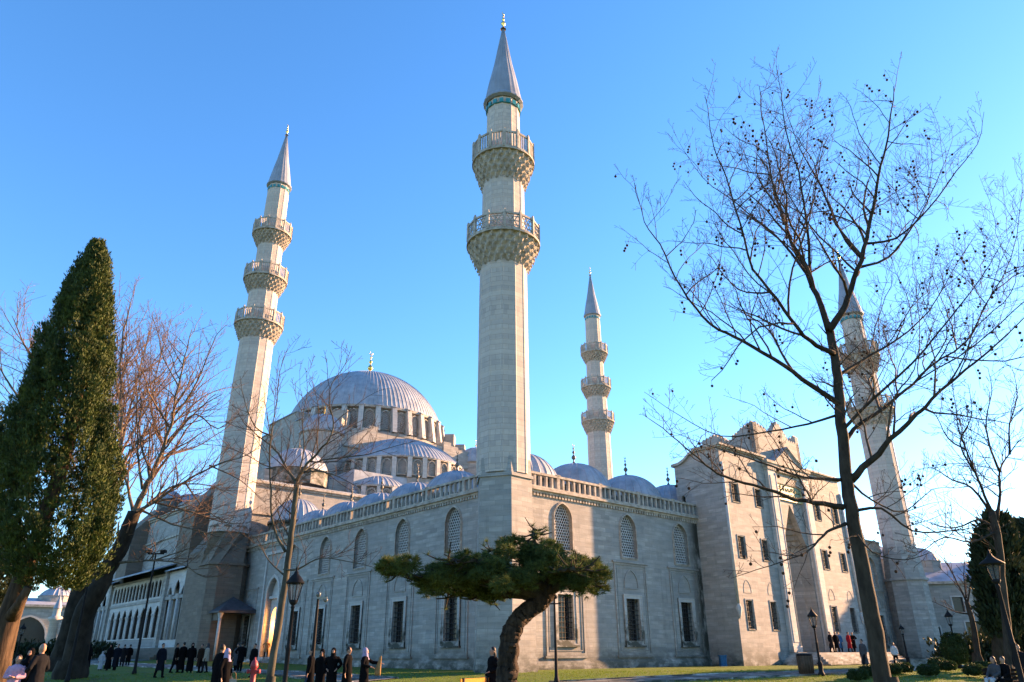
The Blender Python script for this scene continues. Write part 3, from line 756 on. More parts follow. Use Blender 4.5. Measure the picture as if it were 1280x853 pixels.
# outer drum buttress blocks at diagonals
for k in range(4):
    mb=MB(); a=PI/4+k*PI/2
    for rr,zt,ww in ((15.8,36.4,2.4),(17.6,34.6,2.0)):
        Mx=Matrix.Translation((31.4,72.9,0))@Matrix.Rotation(a,4,'Z'); mb.box(rr-1.6,rr,-ww/2,ww/2,30,zt,Mx)
    hb(mb,'drum_buttress','stone')
# half dome facing the court
SC=(29.9,58.6,0); sr=9.6
def half(sc,sr,zl,zw,zd,a0,a1,nw,ribs,name='half_dome'):
    mb=MB(); mb.lathe([(sr+.1,zl-3.2),(sr+.1,zl-.35),(sr-.35,zl-.3),(sr-.35,zw)],48,sc,a0,a1,sm=False); hb(mb,name+'_wall','stone')
    mb=MB(); mb.lathe([(sr-.3,zw-.1),(sr+.2,zw),(sr+.2,zw+.25),(sr-.3,zw+.3)],48,sc,a0,a1,sm=False); hb(mb,'eave','carved')
    d=dome_mesh(sr+.1,zd-zw-.2,ribs,.06,n_el=14,a0=a0,a1=a1).build(name,M['lead'],hall,HT@Matrix.Translation((sc[0],sc[1],zw+.25)))
    ww,wmk=arched_window(min(1.15,.55*(a1-a0)*sr/nw),zw-zl-.45,.2,('carved','lattice','dark'),.13); pr_=None
    for k in range(nw):
        a=a0+(a1-a0)*(k+.5)/nw; Mx=HT@Matrix.Translation(sc)@Matrix.Rotation(a+PI/2,4,'Z')@Matrix.Translation((0,-sr-.2,zl+.1))
        if pr_ is None: pr_=wmk(hall,Mx)
        else: dup(pr_,hall,Mx)
    for k in range(nw+1):
        pm=MB()
        a=a0+(a1-a0)*k/nw; Mx=Matrix.Translation(sc)@Matrix.Rotation(a+PI/2,4,'Z'); pm.box(-.32,.32,-sr-.35,-sr+.4,zl-.3,zw,Mx); hb(pm,'pier','marble')
half(SC,sr,25.0,27.6,32.4,PI,2*PI,14,48)
for sc_,r_ in (((21.8,52.2,0),4.6),((41.0,52.2,0),4.6)):
    half(sc_,r_,20.9,22.3,24.6,PI*.95,2*PI*1.02,8,22,'exedra')
mb=MB(); mb.box(26,36.8,48.6,52,20.5,23.2); mb.add([(26,48.6,23.2),(36.8,48.6,23.2),(31.4,48.6,24.4),(26,53,23.2),(36.8,53,23.2),(31.4,53,24.4)],[(0,1,2),(0,2,5,3),(1,4,5,2)]); hb(mb,'front_gable','stone')
# weight towers
def tower(a,b,r,z0,z1,z2,nm='weight_tower'):
    mb=MB(); mb.lathe([(r,z0),(r,z1-.3),(r+.25,z1-.15),(r+.25,z1)],8,(0,0,0),PI/8,2*PI+PI/8,False)
    for k in range(8):
        Mx=Matrix.Rotation(k*PI/4,4,'Z'); A=arch(0,z1-3.6,z1-.9,r*.42,6); mb.ring(off(A,.1),A,lambda x,z,d:tuple(Mx@Vector((r*.924-d*1.0,x,z))),0,-.07)
    o=mb.build(nm,M['stone'],hall,hm(a,b,0)); d=dome_mesh(r+.05,z2-z1,20,.07,n_el=9).build('dome',M['lead'],o,Matrix.Translation((0,0,z1+.05))); finial_mb(.6).build('finial',M['gold'],o,Matrix.Translation((0,0,z2)))
for a,b in ((16.6,59.6),(45.6,59.6),(16.6,86.2),(46.2,86.2)): tower(a,b,3.15,20,31.3,34.3)
# side aisle domes
def aisle(a,b,r,zb,h):
    mb=MB(); mb.lathe([(r+.2,-2.0),(r+.2,-.15),(r+.4,-.1),(r,.0)],8 if r<3 else 12,(0,0,0),sm=False); o=mb.build('aisle_dome',M['stone'],hall,hm(a,b,zb)); dome_mesh(r,h,30,.05,n_el=9).build('dome',M['lead'],o,Matrix.Translation((0,0,.02))); finial_mb(.6).build('finial',M['bronze'],o,Matrix.Translation((0,0,h)))
for a in (10.4,52.4):
    for b,r in ((53.5,4.1),(63,3.0),(73,4.1),(83,3.0),(92.5,4.1)): aisle(a,b,r,23.6 if r>4 else 22.6,3.2 if r>4 else 2.4)
# side elevation towards the park: piers, gallery, arcades
FA=-.9
for b0,b1,zt in ((57.8,62.6,22.5),(83.2,88.0,22.5)):
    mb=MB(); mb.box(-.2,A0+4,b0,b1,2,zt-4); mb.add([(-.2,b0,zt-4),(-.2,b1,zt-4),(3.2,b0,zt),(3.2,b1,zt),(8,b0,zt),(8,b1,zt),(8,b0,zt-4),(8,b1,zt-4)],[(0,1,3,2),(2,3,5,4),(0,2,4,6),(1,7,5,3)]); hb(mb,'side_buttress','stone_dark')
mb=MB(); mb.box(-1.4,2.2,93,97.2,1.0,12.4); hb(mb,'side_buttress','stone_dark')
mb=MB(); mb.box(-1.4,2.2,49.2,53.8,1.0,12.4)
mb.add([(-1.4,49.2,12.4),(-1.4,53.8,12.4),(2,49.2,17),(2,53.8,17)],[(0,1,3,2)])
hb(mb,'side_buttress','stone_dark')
for b in (60.2,85.6):
    mb=MB(); mb.lathe([(1.7,0),(1.7,1.6),(1.9,1.7),(1.9,1.85)],8,sm=False); o=mb.build('turret',M['stone'],hall,hm(4.8,b,22.3)); dome_mesh(1.75,1.5,16,.04,n_el=6).build('dome',M['lead'],o,Matrix.Translation((0,0,1.85)))
gf=MB(); holes=[]
for c_ in (55.3,57.65,60.0): holes.append(arch(c_,3.3,9.2 if c_!=57.65 else 9.9,1.75,8,.75))
for c_ in (86.0,88.3,90.6): holes.append(arch(c_,3.3,9.2 if c_!=88.3 else 9.9,1.75,8,.75))
n=8
for i in range(n): holes.append(arch(63.6+i*2.66,3.55,7.3,1.75,8,.75))
n2=15
for i in range(n2): holes.append(arch(62.75+i*1.46,8.35,10.35,1.12,5,.5))
gf.sheet(rect(53.8,92.6,1.6,11.0),holes,PLs(FA),.13); hb(gf,'gallery_front','marble')
for c_ in [62.27+i*2.66 for i in range(9)]: gc=MB(); gc.tube([(FA+.05,c_,3.5),(FA+.05,c_,5.9)],.15,8); gc.lathe([(.15,0),(.26,.35),(.26,.45)],8,(FA+.05,c_,5.9)); hb(gc,'column','marble')
for c_ in (56.47,58.83,87.15,89.45): gc=MB(); gc.tube([(FA-.1,c_,3.3),(FA-.1,c_,7.6)],.2,8); gc.lathe([(.2,0),(.36,.5),(.36,.65)],8,(FA-.1,c_,7.6)); hb(gc,'column','marble')
gb=MB(); gb.box(FA-.12,FA+.5,53.6,92.8,7.75,8.1); gb.box(FA-.2,FA,61.2,84.6,10.7,10.95); gb.box(FA+2.2,A0,53.8,92.6,1.6,11); gk=MB(); gk.box(FA+1.0,FA+1.1,53.9,92.5,1.7,10.9); hb(gk,'gallery_screen','darkwood')  # black sheet added behind the arches as the gallery's inner shade
for c_ in (53.9,61.4,84.9,92.4): gb.box(FA-.35,FA,c_-.45,c_+.45,1.6,11.2)
hb(gb,'gallery_back','stone')
ga=MB(); 
for i in range(150):
    b=61.8+i*.151; ga.box(FA-.1,FA-.05,b,b+.05,2.6,3.5)
ga.box(FA-.13,FA-.02,61.6,84.4,3.5,3.62); hb(ga,'gallery_rail','marble')
ge=MB(); ge.add([(FA-2.4,60.9,10.95),(FA-2.4,85.0,10.95),(A0+.5,61.5,13.0),(A0+.5,84.4,13.0),(FA-2.4,60.9,11.08),(FA-2.4,85.0,11.08),(A0+.5,61.5,13.15),(A0+.5,84.4,13.15)],[(0,2,3,1),(4,5,7,6),(0,1,5,4),(0,4,6,2),(1,3,7,5)])
for b0,b1 in ((53.6,61.0),(84.9,92.8)): ge.add([(FA-.7,b0,11.0),(FA-.7,b1,11.0),(A0+.3,b0,12.6),(A0+.3,b1,12.6),(FA-.7,b0,11.12),(FA-.7,b1,11.12)],[(4,5,3,2),(0,1,5,4)])
hb(ge,'gallery_roof','lead')
gs=MB()
gs.box(FA-1.1,A0,48.5,96.5,.3,2.45)
for k in range(7): gs.box(FA-1.1-.4*(7-k),FA-1.1-.4*(6-k)+.001*k,54.5,91.5,.3,.75+.24*k)
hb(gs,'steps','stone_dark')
# porch canopy by the side door of the hall
pc=MB(); pc.add([(-1.6,41.9,5.75),(-1.6,47.8,5.75),(2.3,47.8,5.95),(2.3,41.9,5.95),(.6,44.2,7.3),(.6,45.5,7.3),(-1.6,41.9,5.6),(-1.6,47.8,5.6),(2.3,47.8,5.6),(2.3,41.9,5.6)],[(0,5,4),(0,1,5),(1,2,5),(2,4,5),(2,3,4),(3,0,4),(0,6,7,1),(3,9,6,0),(1,7,8,2),(6,9,8,7)])
hb(pc,'porch_roof','darklead')
for b in (42.4,47.3): pc=MB(); pc.tube([(-1.2,b,1.2),(-1.2,b,5.1)],.16,8); pc.lathe([(.16,0),(.3,.4),(.3,.5)],8,(-1.2,b,5.1)); hb(pc,'porch_column','marble')
pc=MB(); pc.sheet(rect(42.2,47.5,4.9,5.6),[],PLs(-1.2)); hb(pc,'porch_beam','stone_dark')
# ================================================================== GROUND
def ground():
    xs=[-900,-400,-200,-140,-110]+[-90+2.0*i for i in range(96)]+[110,140,200,400,900]
    ys=[-300,-100,-30,0,12,20]+[26+1.0*i for i in range(60)]+[88+3*i for i in range(30)]+[190,250,400,900,1500]
    mb=MB(); vs=[(x,y,H(x,y)-(.05 if not(-90<x<102 and 26<y<176) else 0)) for y in ys for x in xs]; n=len(xs)
    mb.add(vs,[(j*n+i,j*n+i+1,(j+1)*n+i+1,(j+1)*n+i) for j in range(len(ys)-1) for i in range(n-1)],True)
    return tag(mb.build('ground',M['grass']),kind='structure')
ground()
def path(name,pts,wd,lift=.035):
    P=[Vector((p[0],p[1],0)) for p in pts]; fine=[]
    for a,b in zip(P,P[1:]):
        n=max(1,int((b-a).length/.8))
        fine+=[a.lerp(b,i/n) for i in range(n)]
    fine.append(P[-1]); m=int(wd/.5)+1; mb=MB(); rows=[]; kb=MB(); e0=[];e1=[]
    for i,p in enumerate(fine):
        t=(fine[min(i+1,len(fine)-1)]-fine[max(i-1,0)]).normalized(); nn=Vector((-t.y,t.x,0))
        row=[]
        for k in range(m+1):
            q=p+nn*wd*(k/m-.5); row.append((q.x,q.y,H(q.x,q.y)+lift))
        rows.append(row)
        for L_,s_ in ((e0,-1),(e1,1)):
            q=p+nn*s_*wd/2; q2=p+nn*s_*(wd/2+.12); zq=H(q.x,q.y); L_.append([(q.x,q.y,zq-.1),(q.x,q.y,zq+.09),(q2.x,q2.y,zq+.09),(q2.x,q2.y,zq-.1)])
    mb.loft(rows,False,True); o=tag(mb.build(name,M['paving']),kind='structure')
    kb.loft(e0,True,False,True); kb.loft(e1,True,False,True); tag(kb.build('kerb',M['marble']),kind='structure')
    return o
# path on the park side: from the left, past the court corner, to the portal and beyond
pathL=[G(-40,829),G(60,829.5),G(150,831),G(230,835),G(310,840),G(400,846),G(470,851.5)]
path('path',[(p.x,p.y) for p in pathL],3.0)
pathR=[G(700,856),G(820,850),G(900,846.2),(21,46),(29,52.5),(36,59.5),(43,66),(52,73.5),(64,83)]
path('path',[(p[0],p[1]) for p in pathR],2.2)
# forecourt paving before the hall steps
fc=MB(); rows=[]
for i in range(30):
    rows.append([(lambda p:(p.x,p.y,H(p.x,p.y)+.05))(LW(-11+k*.8,50+i*1.6)) for k in range(9)])
fc.loft(rows,False,True); tag(fc.build('forecourt_paving',M['paving']),kind='structure')
fc=MB(); rows=[]
for i in range(24):
    rows.append([(lambda p:(p.x,p.y,H(p.x,p.y)+.05))(LW(29+i*.8,-5.5+k*.8)) for k in range(3)])
fc.loft(rows,False,True); tag(fc.build('portal_paving',M['paving']),kind='structure')
# grass tufts over the visible lawn
rg=random.Random(3); gm=MB()
for i in range(26000):
    D=26+22*rg.random()**1.3; x=(rg.random()*2-1)*D*.86
    if x<2 and rg.random()<.55: continue
    a,b=WL((x,D,0))
    if a>-0.5 and b>-.6: continue
    if 23<a<48 and b>-5.6: continue
    if min((Vector((x,D,0))-Vector((p[0],p[1],0))).length for p in pathL+pathR)<1.3 and False: continue
    z=H(x,D); 
    for k in range(3):
        an=rg.random()*6.28; hgt=rg.uniform(.04,.11); r_=rg.uniform(.01,.06); px=x+rg.uniform(-.1,.1); py=D+rg.uniform(-.1,.1)
        gm.add([(px-.012,py,z-.01),(px+.012,py,z-.01),(px+math.cos(an)*r_,py+math.sin(an)*r_,z+hgt)],[(0,1,2)])
gm2=MB()
def onpath(x,y):
    for P in (pathL,pathR):
        for a,b in zip(P,P[1:]):
            a=Vector((a[0],a[1],0)); b=Vector((b[0],b[1],0)); ab=b-a; t=max(0,min(1,(Vector((x,y,0))-a).dot(ab)/ab.dot(ab)))
            if (Vector((x,y,0))-a-ab*t).length<(1.6 if P is pathL else 1.2): return True
    return False
keep=[f for f in gm.f if not onpath(gm.v[f[0]][0],gm.v[f[0]][1])]
gm.f=keep; gm.sm=[False]*len(keep)
tag(gm.build('grass',M['blade']),'short bright lawn grass with longer tufts in front of the court','grass',kind='stuff')
lv=MB(); rl=random.Random(9)
for i in range(2600):
    D=27+19*rl.random(); x=(rl.random()*2-1)*D*.8; a,b=WL((x,D,0))
    if (a>-.5 and b>-.6): continue
    z=H(x,D)+.03; s_=rl.uniform(.03,.07); an=rl.random()*6.28; c_,q_=math.cos(an)*s_,math.sin(an)*s_
    lv.add([(x-c_,D-q_,z),(x+q_*.6,D-c_*.6,z+rl.uniform(0,.03)),(x+c_,D+q_,z+rl.uniform(0,.03)),(x-q_*.6,D+c_*.6,z)],[(0,1,2,3)])
tag(lv.build('fallen_leaves',plain('dry_leaf',(.20,.12,.05),.8,.3,9,.1)),'dry brown leaves scattered thinly over the lawn','fallen leaves',kind='stuff')
# ================================================================== TREES
def wander(rnd,p,d,L_,n,curl,up):
    pts=[p.copy()]; d=d.normalized(); 
    for i in range(n):
        d=(d+Vector((rnd.gauss(0,1),rnd.gauss(0,1),rnd.gauss(0,1)))*curl+Vector((0,0,up))).normalized()
        p=p+d*(L_/n); pts.append(p.copy())
    return pts
def sprout(mb,rnd,pts,r0,r1,depth,spec,tips,Lp):
    """children along a polyline"""
    cum=[0]
    for a,b in zip(pts,pts[1:]): cum.append(cum[-1]+(b-a).length)
    T=cum[-1]; sp=spec['space'][depth]; 
    n=max(1,int(T/sp)); 
    for i in range(n+1):
        t=spec['t0'][depth]+(1-spec['t0'][depth])*(i+rnd.random()*.8)/(n+1)
        if t>1: continue
        s=t*T; j=0
        while j<len(cum)-2 and cum[j+1]<s: j+=1
        q=(s-cum[j])/max(1e-6,cum[j+1]-cum[j]); p=pts[j].lerp(pts[j+1],q); d=(pts[j+1]-pts[j]).normalized()
        perp=d.cross(Vector((rnd.gauss(0,1),rnd.gauss(0,1),rnd.gauss(0,1))))
        if perp.length<1e-3: continue
        perp.normalize()
        if perp.z<0 and rnd.random()<spec.get('upb',.6): perp=-perp
        an=R(rnd.uniform(*spec['ang'])); dd=(d*math.cos(an)+perp*math.sin(an))
        L_=Lp*spec['ratio'][depth]*rnd.uniform(.55,1.15)*(1.15-.85*t); r=(r0+(r1-r0)*t)*rnd.uniform(.3,.5); r=min(r,L_*.05)
        branch(mb,rnd,p,dd,L_,max(r,spec['rmin']),depth+1,spec,tips)
def branch(mb,rnd,p,d,L_,r,depth,spec,tips):
    n=max(3,min(9,int(L_/spec['seg'])))
    pts=wander(rnd,p,d,L_,n,spec['curl'],spec['up'])
    re=max(spec['rmin'],r*.3)
    mb.tube(pts,[r+(re-r)*i/n for i in range(n+1)],4 if r<.03 else 6,False,True)
    if depth>=spec['depth']: tips.append((pts[-1],pts[-1]-pts[-2])); return
    sprout(mb,rnd,pts,r,re,depth,spec,tips,L_)
    tips.append((pts[-1],pts[-1]-pts[-2]))
def limb(mb,P,w0,w1,n=8,sub=3,wob=.0,rnd=None,ex=.8):
    # smooth polyline through points
    pts=[]; N=len(P)
    for i in range(N-1):
        p0=P[max(i-1,0)];p1=P[i];p2=P[i+1];p3=P[min(i+2,N-1)]
        for k in range(sub):
            t=k/sub; pts.append(.5*((2*p1)+(p2-p0)*t+(2*p0-5*p1+4*p2-p3)*t*t+(3*p1-p0-3*p2+p3)*t**3))
    pts.append(P[-1].copy()); m=len(pts)-1
    if wob and rnd:
        for i in range(1,m): pts[i]+=Vector((rnd.gauss(0,1),rnd.gauss(0,1),rnd.gauss(0,1)))*wob
    rad=[w0+(w1-w0)*(i/m)**ex for i in range(m+1)]
    mb.tube(pts,rad,n,True,True); return pts
def tracedtree(name,label,D,base,trunk,tw,limbs,spec,seed,barkm,twigm,balls=None,cat='bare tree',group=None,flare=1.5,limbm=None,lk=.88):
    """trunk: pixel path; limbs: (pixel path, start radius, depth drift)"""
    rnd=random.Random(seed); g=Vector((at(base[0],base[1],D).x,D,0)); g.z=H(g.x,g.y)-.1
    root=empty(name,(g.x,g.y,g.z),0,label,cat,group)
    def loc(p): return p-g
    tb=MB(); TP=[Vector((0,0,0))]+[loc(at(x,y,D+dz)) for x,y,dz in trunk]
    pts=limb(tb,TP,tw[0],tw[1],12,4,.012*tw[0]*4,rnd)
    tb.lathe([(tw[0]*flare,-.1),(tw[0]*1.15*flare**.5,.35),(tw[0]*1.0,1.0)],12,(0,0,0),rf=lambda i,a:1+.12*math.sin(a*3+seed)+.07*math.sin(a*5))
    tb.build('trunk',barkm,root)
    bb=MB(); cr=MB(); tips=[]
    for (px,r0,drift,*d0) in limbs:
        r0*=lk
        d0=d0[0] if d0 else 0
        P=[]; L0=len(px)
        for i,(x,y) in enumerate(px): P.append(loc(at(x,y,D+d0+drift*(i/(L0-1))**1.0+rnd.gauss(0,.12)*(i>0))))
        q=limb(bb,P,r0,max(spec['rmin']*1.2,r0*.09),8,3,r0*.16,rnd,.6)
        T=sum((b-a).length for a,b in zip(q,q[1:]))
        sprout(cr,rnd,q,r0,r0*.2,0,spec,tips,T)
    # shoots straight off the upper trunk
    up=pts[int(len(pts)*.62):]
    if spec.get('trunkshoots',True): sprout(cr,rnd,up,tw[1]*.8,tw[1]*.6,0,dict(spec,t0=[.1]*5),tips,sum((b-a).length for a,b in zip(up,up[1:]))*1.2)
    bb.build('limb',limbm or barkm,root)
    cr.build('crown',twigm,root)
    if balls:
        b=MB(); rnd.shuffle(tips)
        for p,d in tips[:balls]:
            k=rnd.choice((1,1,2,3)); q=p.copy()
            for j in range(k):
                l=rnd.uniform(.08,.2); q2=q+Vector((rnd.uniform(-.08,.08),rnd.uniform(-.08,.08),-l)); b.tube([q,q2],.005,3,False)
                b.lathe([(0,-.042),(.03,-.03),(.044,0),(.03,.03),(0,.042)],6,tuple(q2)); q=q2
        tag(b.build('fruit',M['ball'],root),kind='stuff')
    return root
spB=dict(space=[.5,.32,.26,.25],t0=[.12,.15,.2,.2],ang=(32,68),ratio=[.44,.5,.5,.5],rmin=.0045,seg=.3,curl=.15,up=.012,depth=3,upb=.62)
tracedtree('plane_tree','big leafless plane tree with hanging seed balls, standing before the right minaret',20,(1110,853),
 [(1104,853,0),(1090,770,0),(1074,690,0),(1061,620,0),(1055,560,0),(1049,500,.1),(1044,450,.1),(1036,410,.2)],(.24,.115),
 [([(1036,412),(1021,370),(1009,341),(992,311),(982,282),(970,247),(962,208),(955,158),(949,108)],.13,1.8),
  ([(1036,412),(1053,392),(1065,362),(1076,326),(1086,287),(1093,247),(1101,208),(1110,170),(1115,135),(1117,108)],.15,-1.2),
  ([(1014,360),(1011,306),(1006,262),(998,215),(982,165),(976,115),(970,82)],.075,-2.2,.3),
  ([(1077,322),(1058,302),(1041,268),(1021,222),(1002,190),(987,150),(975,120)],.07,2.6,-.35),
  ([(1042,442),(1020,432),(997,410),(972,375),(942,336),(925,280),(908,222),(893,183),(881,119)],.10,-2.8),
  ([(1011,346),(977,302),(942,272),(915,250),(878,222),(849,178)],.06,3.0,.3),
  ([(1048,505),(1002,474),(967,449),(928,427),(898,412),(869,385),(844,346),(824,306),(805,277),(793,229)],.10,-1.5),
  ([(1054,634),(1018,628),(993,624),(956,610),(918,600),(890,587),(865,566),(840,545),(806,520)],.10,-2.4),
  ([(1051,600),(1005,597),(964,583),(923,568),(881,556),(840,540)],.06,1.6),
  ([(1057,655),(1034,665),(1018,682),(1001,694),(964,707),(914,723)],.06,-2.2),
  ([(1051,518),(1010,530),(960,540),(900,545),(850,520),(805,490)],.055,2.5),
  ([(1064,600),(1090,575),(1114,550),(1144,520),(1165,500),(1208,462),(1245,430),(1285,392)],.14,-2.6),
  ([(1055,560),(1067,537),(1104,511),(1133,488),(1161,460),(1208,427),(1231,384),(1264,323),(1278,240)],.095,1.5),
  ([(1072,335),(1110,322),(1140,285),(1165,240),(1180,205),(1192,170)],.06,2.0,-.3),
  ([(1080,305),(1120,298),(1160,262),(1195,215),(1222,180),(1230,140)],.055,-2.0,-.4),
  ([(1046,470),(1075,452),(1120,425),(1160,390),(1190,340),(1215,300)],.07,2.2),
  ([(1050,540),(1090,500),(1140,455),(1185,400),(1225,350),(1255,300)],.07,-3.0),
  ([(1064,640),(1102,636),(1140,664),(1188,664),(1222,660),(1260,668)],.06,-1.0),
  ([(1058,600),(1090,625),(1130,640),(1165,612),(1200,610)],.05,2.4),
  ([(1066,660),(1090,690),(1130,700),(1165,690)],.04,-2.0),
 ],spB,21,M['bark_dark'],M['twig'],balls=330)
spS=dict(space=[.36,.26,.22],t0=[.1,.15,.2],ang=(28,60),ratio=[.45,.5,.5],rmin=.0055,seg=.3,curl=.14,up=.06,depth=2,upb=.6)
tracedtree('young_plane_tree','slender leafless tree with a forked grey trunk in front of the great dome',24,(338,853),
 [(336,856,0),(345,800,0),(354,745,0),(361,690,0),(367,645,0),(371,602,0)],(.125,.085),
 [([(371,604),(357,584),(348,567),(336,555),(321,544),(306,530),(292,505)],.055,1.0),
  ([(371,600),(378,588),(388,576),(399,564),(412,548),(417,528),(412,505),(415,480),(432,455),(440,432)],.055,-1.4),
  ([(375,594),(395,578),(427,572),(460,568),(500,556),(540,547)],.035,1.2),
  ([(357,690),(344,665),(339,640),(338,600),(337,560),(341,530),(346,500),(350,465),(362,430)],.045,-1.2),
  ([(362,672),(350,648),(345,620),(352,600)],.03,1.5),
  ([(372,600),(380,560),(378,525),(384,490),(382,460)],.03,1.8),
  ([(380,590),(405,590),(430,600),(452,612)],.035,-1.6),
  ([(355,712),(372,712),(394,700),(412,698),(440,703),(478,712)],.032,-2.0),
  ([(356,720),(335,700),(320,672),(300,668)],.03,.8),
  ([(341,545),(320,535),(305,500),(300,470)],.035,-1.5)],spS,8,M['bark_young'],M['twig'],lk=1.15)
spL=dict(space=[.5,.33,.25],t0=[.1,.12,.15],ang=(25,60),ratio=[.5,.55,.55],rmin=.0085,seg=.5,curl=.15,up=.05,depth=2,upb=.6)
tracedtree('old_plane_tree','old leaning plane tree with thick dark trunk and sunlit limbs left of the hall gallery',44,(88,838),
 [(92,835,0),(104,775,0),(122,735,0),(143,697,0),(158,668,0),(168,640,0)],(.74,.36),
 [([(166,645),(180,615),(193,585),(206,556),(216,521),(223,482),(231,449),(240,412)],.30,-2),
  ([(206,556),(225,535),(245,518),(272,536),(298,521),(330,515)],.14,3),
  ([(167,642),(160,610),(149,578),(144,540),(150,500),(140,460)],.17,4),
  ([(178,612),(173,575),(172,540),(171,505),(178,460),(185,420)],.13,-3),
  ([(170,640),(192,628),(231,602),(268,583),(300,572),(325,560)],.17,-3),
  ([(172,636),(215,655),(262,668),(310,690)],.12,-2),([(192,628),(240,640),(290,655),(335,648)],.10,2),([(262,582),(300,600),(332,630)],.08,-2),([(192,701),(225,690),(262,680),(300,700)],.07,1),
  ([(168,648),(200,618),(225,606),(262,607),(295,622)],.17,2),
  ([(146,704),(170,702),(192,701),(223,704),(258,722),(285,716)],.13,-1.5),
  ([(190,592),(205,560),(190,520),(195,470),(205,430),(215,400)],.15,3.5),
  ([(216,521),(240,490),(258,450),(270,420),(285,405)],.12,-2),
  ([(231,602),(250,630),(275,650),(300,665)],.09,-2),
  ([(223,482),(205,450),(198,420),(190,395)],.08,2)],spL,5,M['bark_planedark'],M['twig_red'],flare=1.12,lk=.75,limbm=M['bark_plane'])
tracedtree('background_plane_tree','reddish twigged bare tree mostly hidden behind the tall cypress',56,(70,832),
 [(75,830,0),(100,740,0),(125,670,0),(140,625,0)],(.8,.45),
 [([(140,625),(147,608),(160,590),(175,575),(200,560)],.3,2),([(140,630),(150,560),(152,500),(150,450),(158,400),(165,372)],.3,-3),
  ([(138,640),(110,560),(60,480),(30,430),(15,395)],.3,3),([(135,640),(90,590),(40,520),(5,470),(-15,430)],.28,-4),
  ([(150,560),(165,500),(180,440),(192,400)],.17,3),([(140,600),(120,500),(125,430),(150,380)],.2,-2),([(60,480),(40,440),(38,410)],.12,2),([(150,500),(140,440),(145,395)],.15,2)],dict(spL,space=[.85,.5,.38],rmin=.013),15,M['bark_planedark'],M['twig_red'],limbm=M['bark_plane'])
spR=dict(space=[.42,.3,.26],t0=[.1,.15,.15],ang=(28,65),ratio=[.45,.5,.5],rmin=.0095,seg=.5,curl=.2,up=.03,depth=2,upb=.55)
tracedtree('crooked_plane_tree','bare crooked tree rising out of ivy at the right edge of the lawn',38,(1262,845),
 [(1262,840,0),(1258,780,0),(1252,720,0),(1247,670,0),(1240,640,0)],(.22,.16),
 [([(1240,642),(1231,619),(1218,590),(1208,563),(1198,535),(1194,505),(1188,470)],.11,-2),
  ([(1246,650),(1250,615),(1250,588),(1262,568),(1275,550),(1300,535)],.11,2),
  ([(1238,640),(1215,610),(1190,600),(1165,585),(1140,590)],.1,1),
  ([(1250,590),(1238,560),(1232,525),(1240,490),(1235,460)],.09,-2),
  ([(1244,660),(1222,650),(1195,660),(1165,655),(1135,640)],.09,2.5),
  ([(1245,665),(1215,678),(1180,672),(1150,690),(1130,688)],.08,-2),
  ([(1208,563),(1185,548),(1170,520),(1150,505)],.07,2),([(1218,590),(1200,555),(1215,520),(1210,480)],.07,-3),
  ([(1262,568),(1262,530),(1272,495),(1265,460)],.08,1)],spR,31,M['bark_dark'],M['twig'])
tracedtree('small_bare_tree','small bare tree in front of the low domed building on the far right',62,(1222,822),
 [(1222,818,0),(1216,780,0),(1208,752,0)],(.28,.16),
 [([(1208,752),(1200,735),(1190,715),(1180,700),(1168,690)],.12,2),([(1209,755),(1215,725),(1222,705),(1228,690)],.1,-2),
  ([(1212,768),(1195,765),(1180,758),(1165,752)],.09,1),([(1213,762),(1228,748),(1240,735),(1255,722)],.1,-1),([(1208,748),(1205,720),(1206,695)],.08,0)],dict(spR,space=[.7,.5,.4],rmin=.016),12,M['bark_dark'],M['twig'])
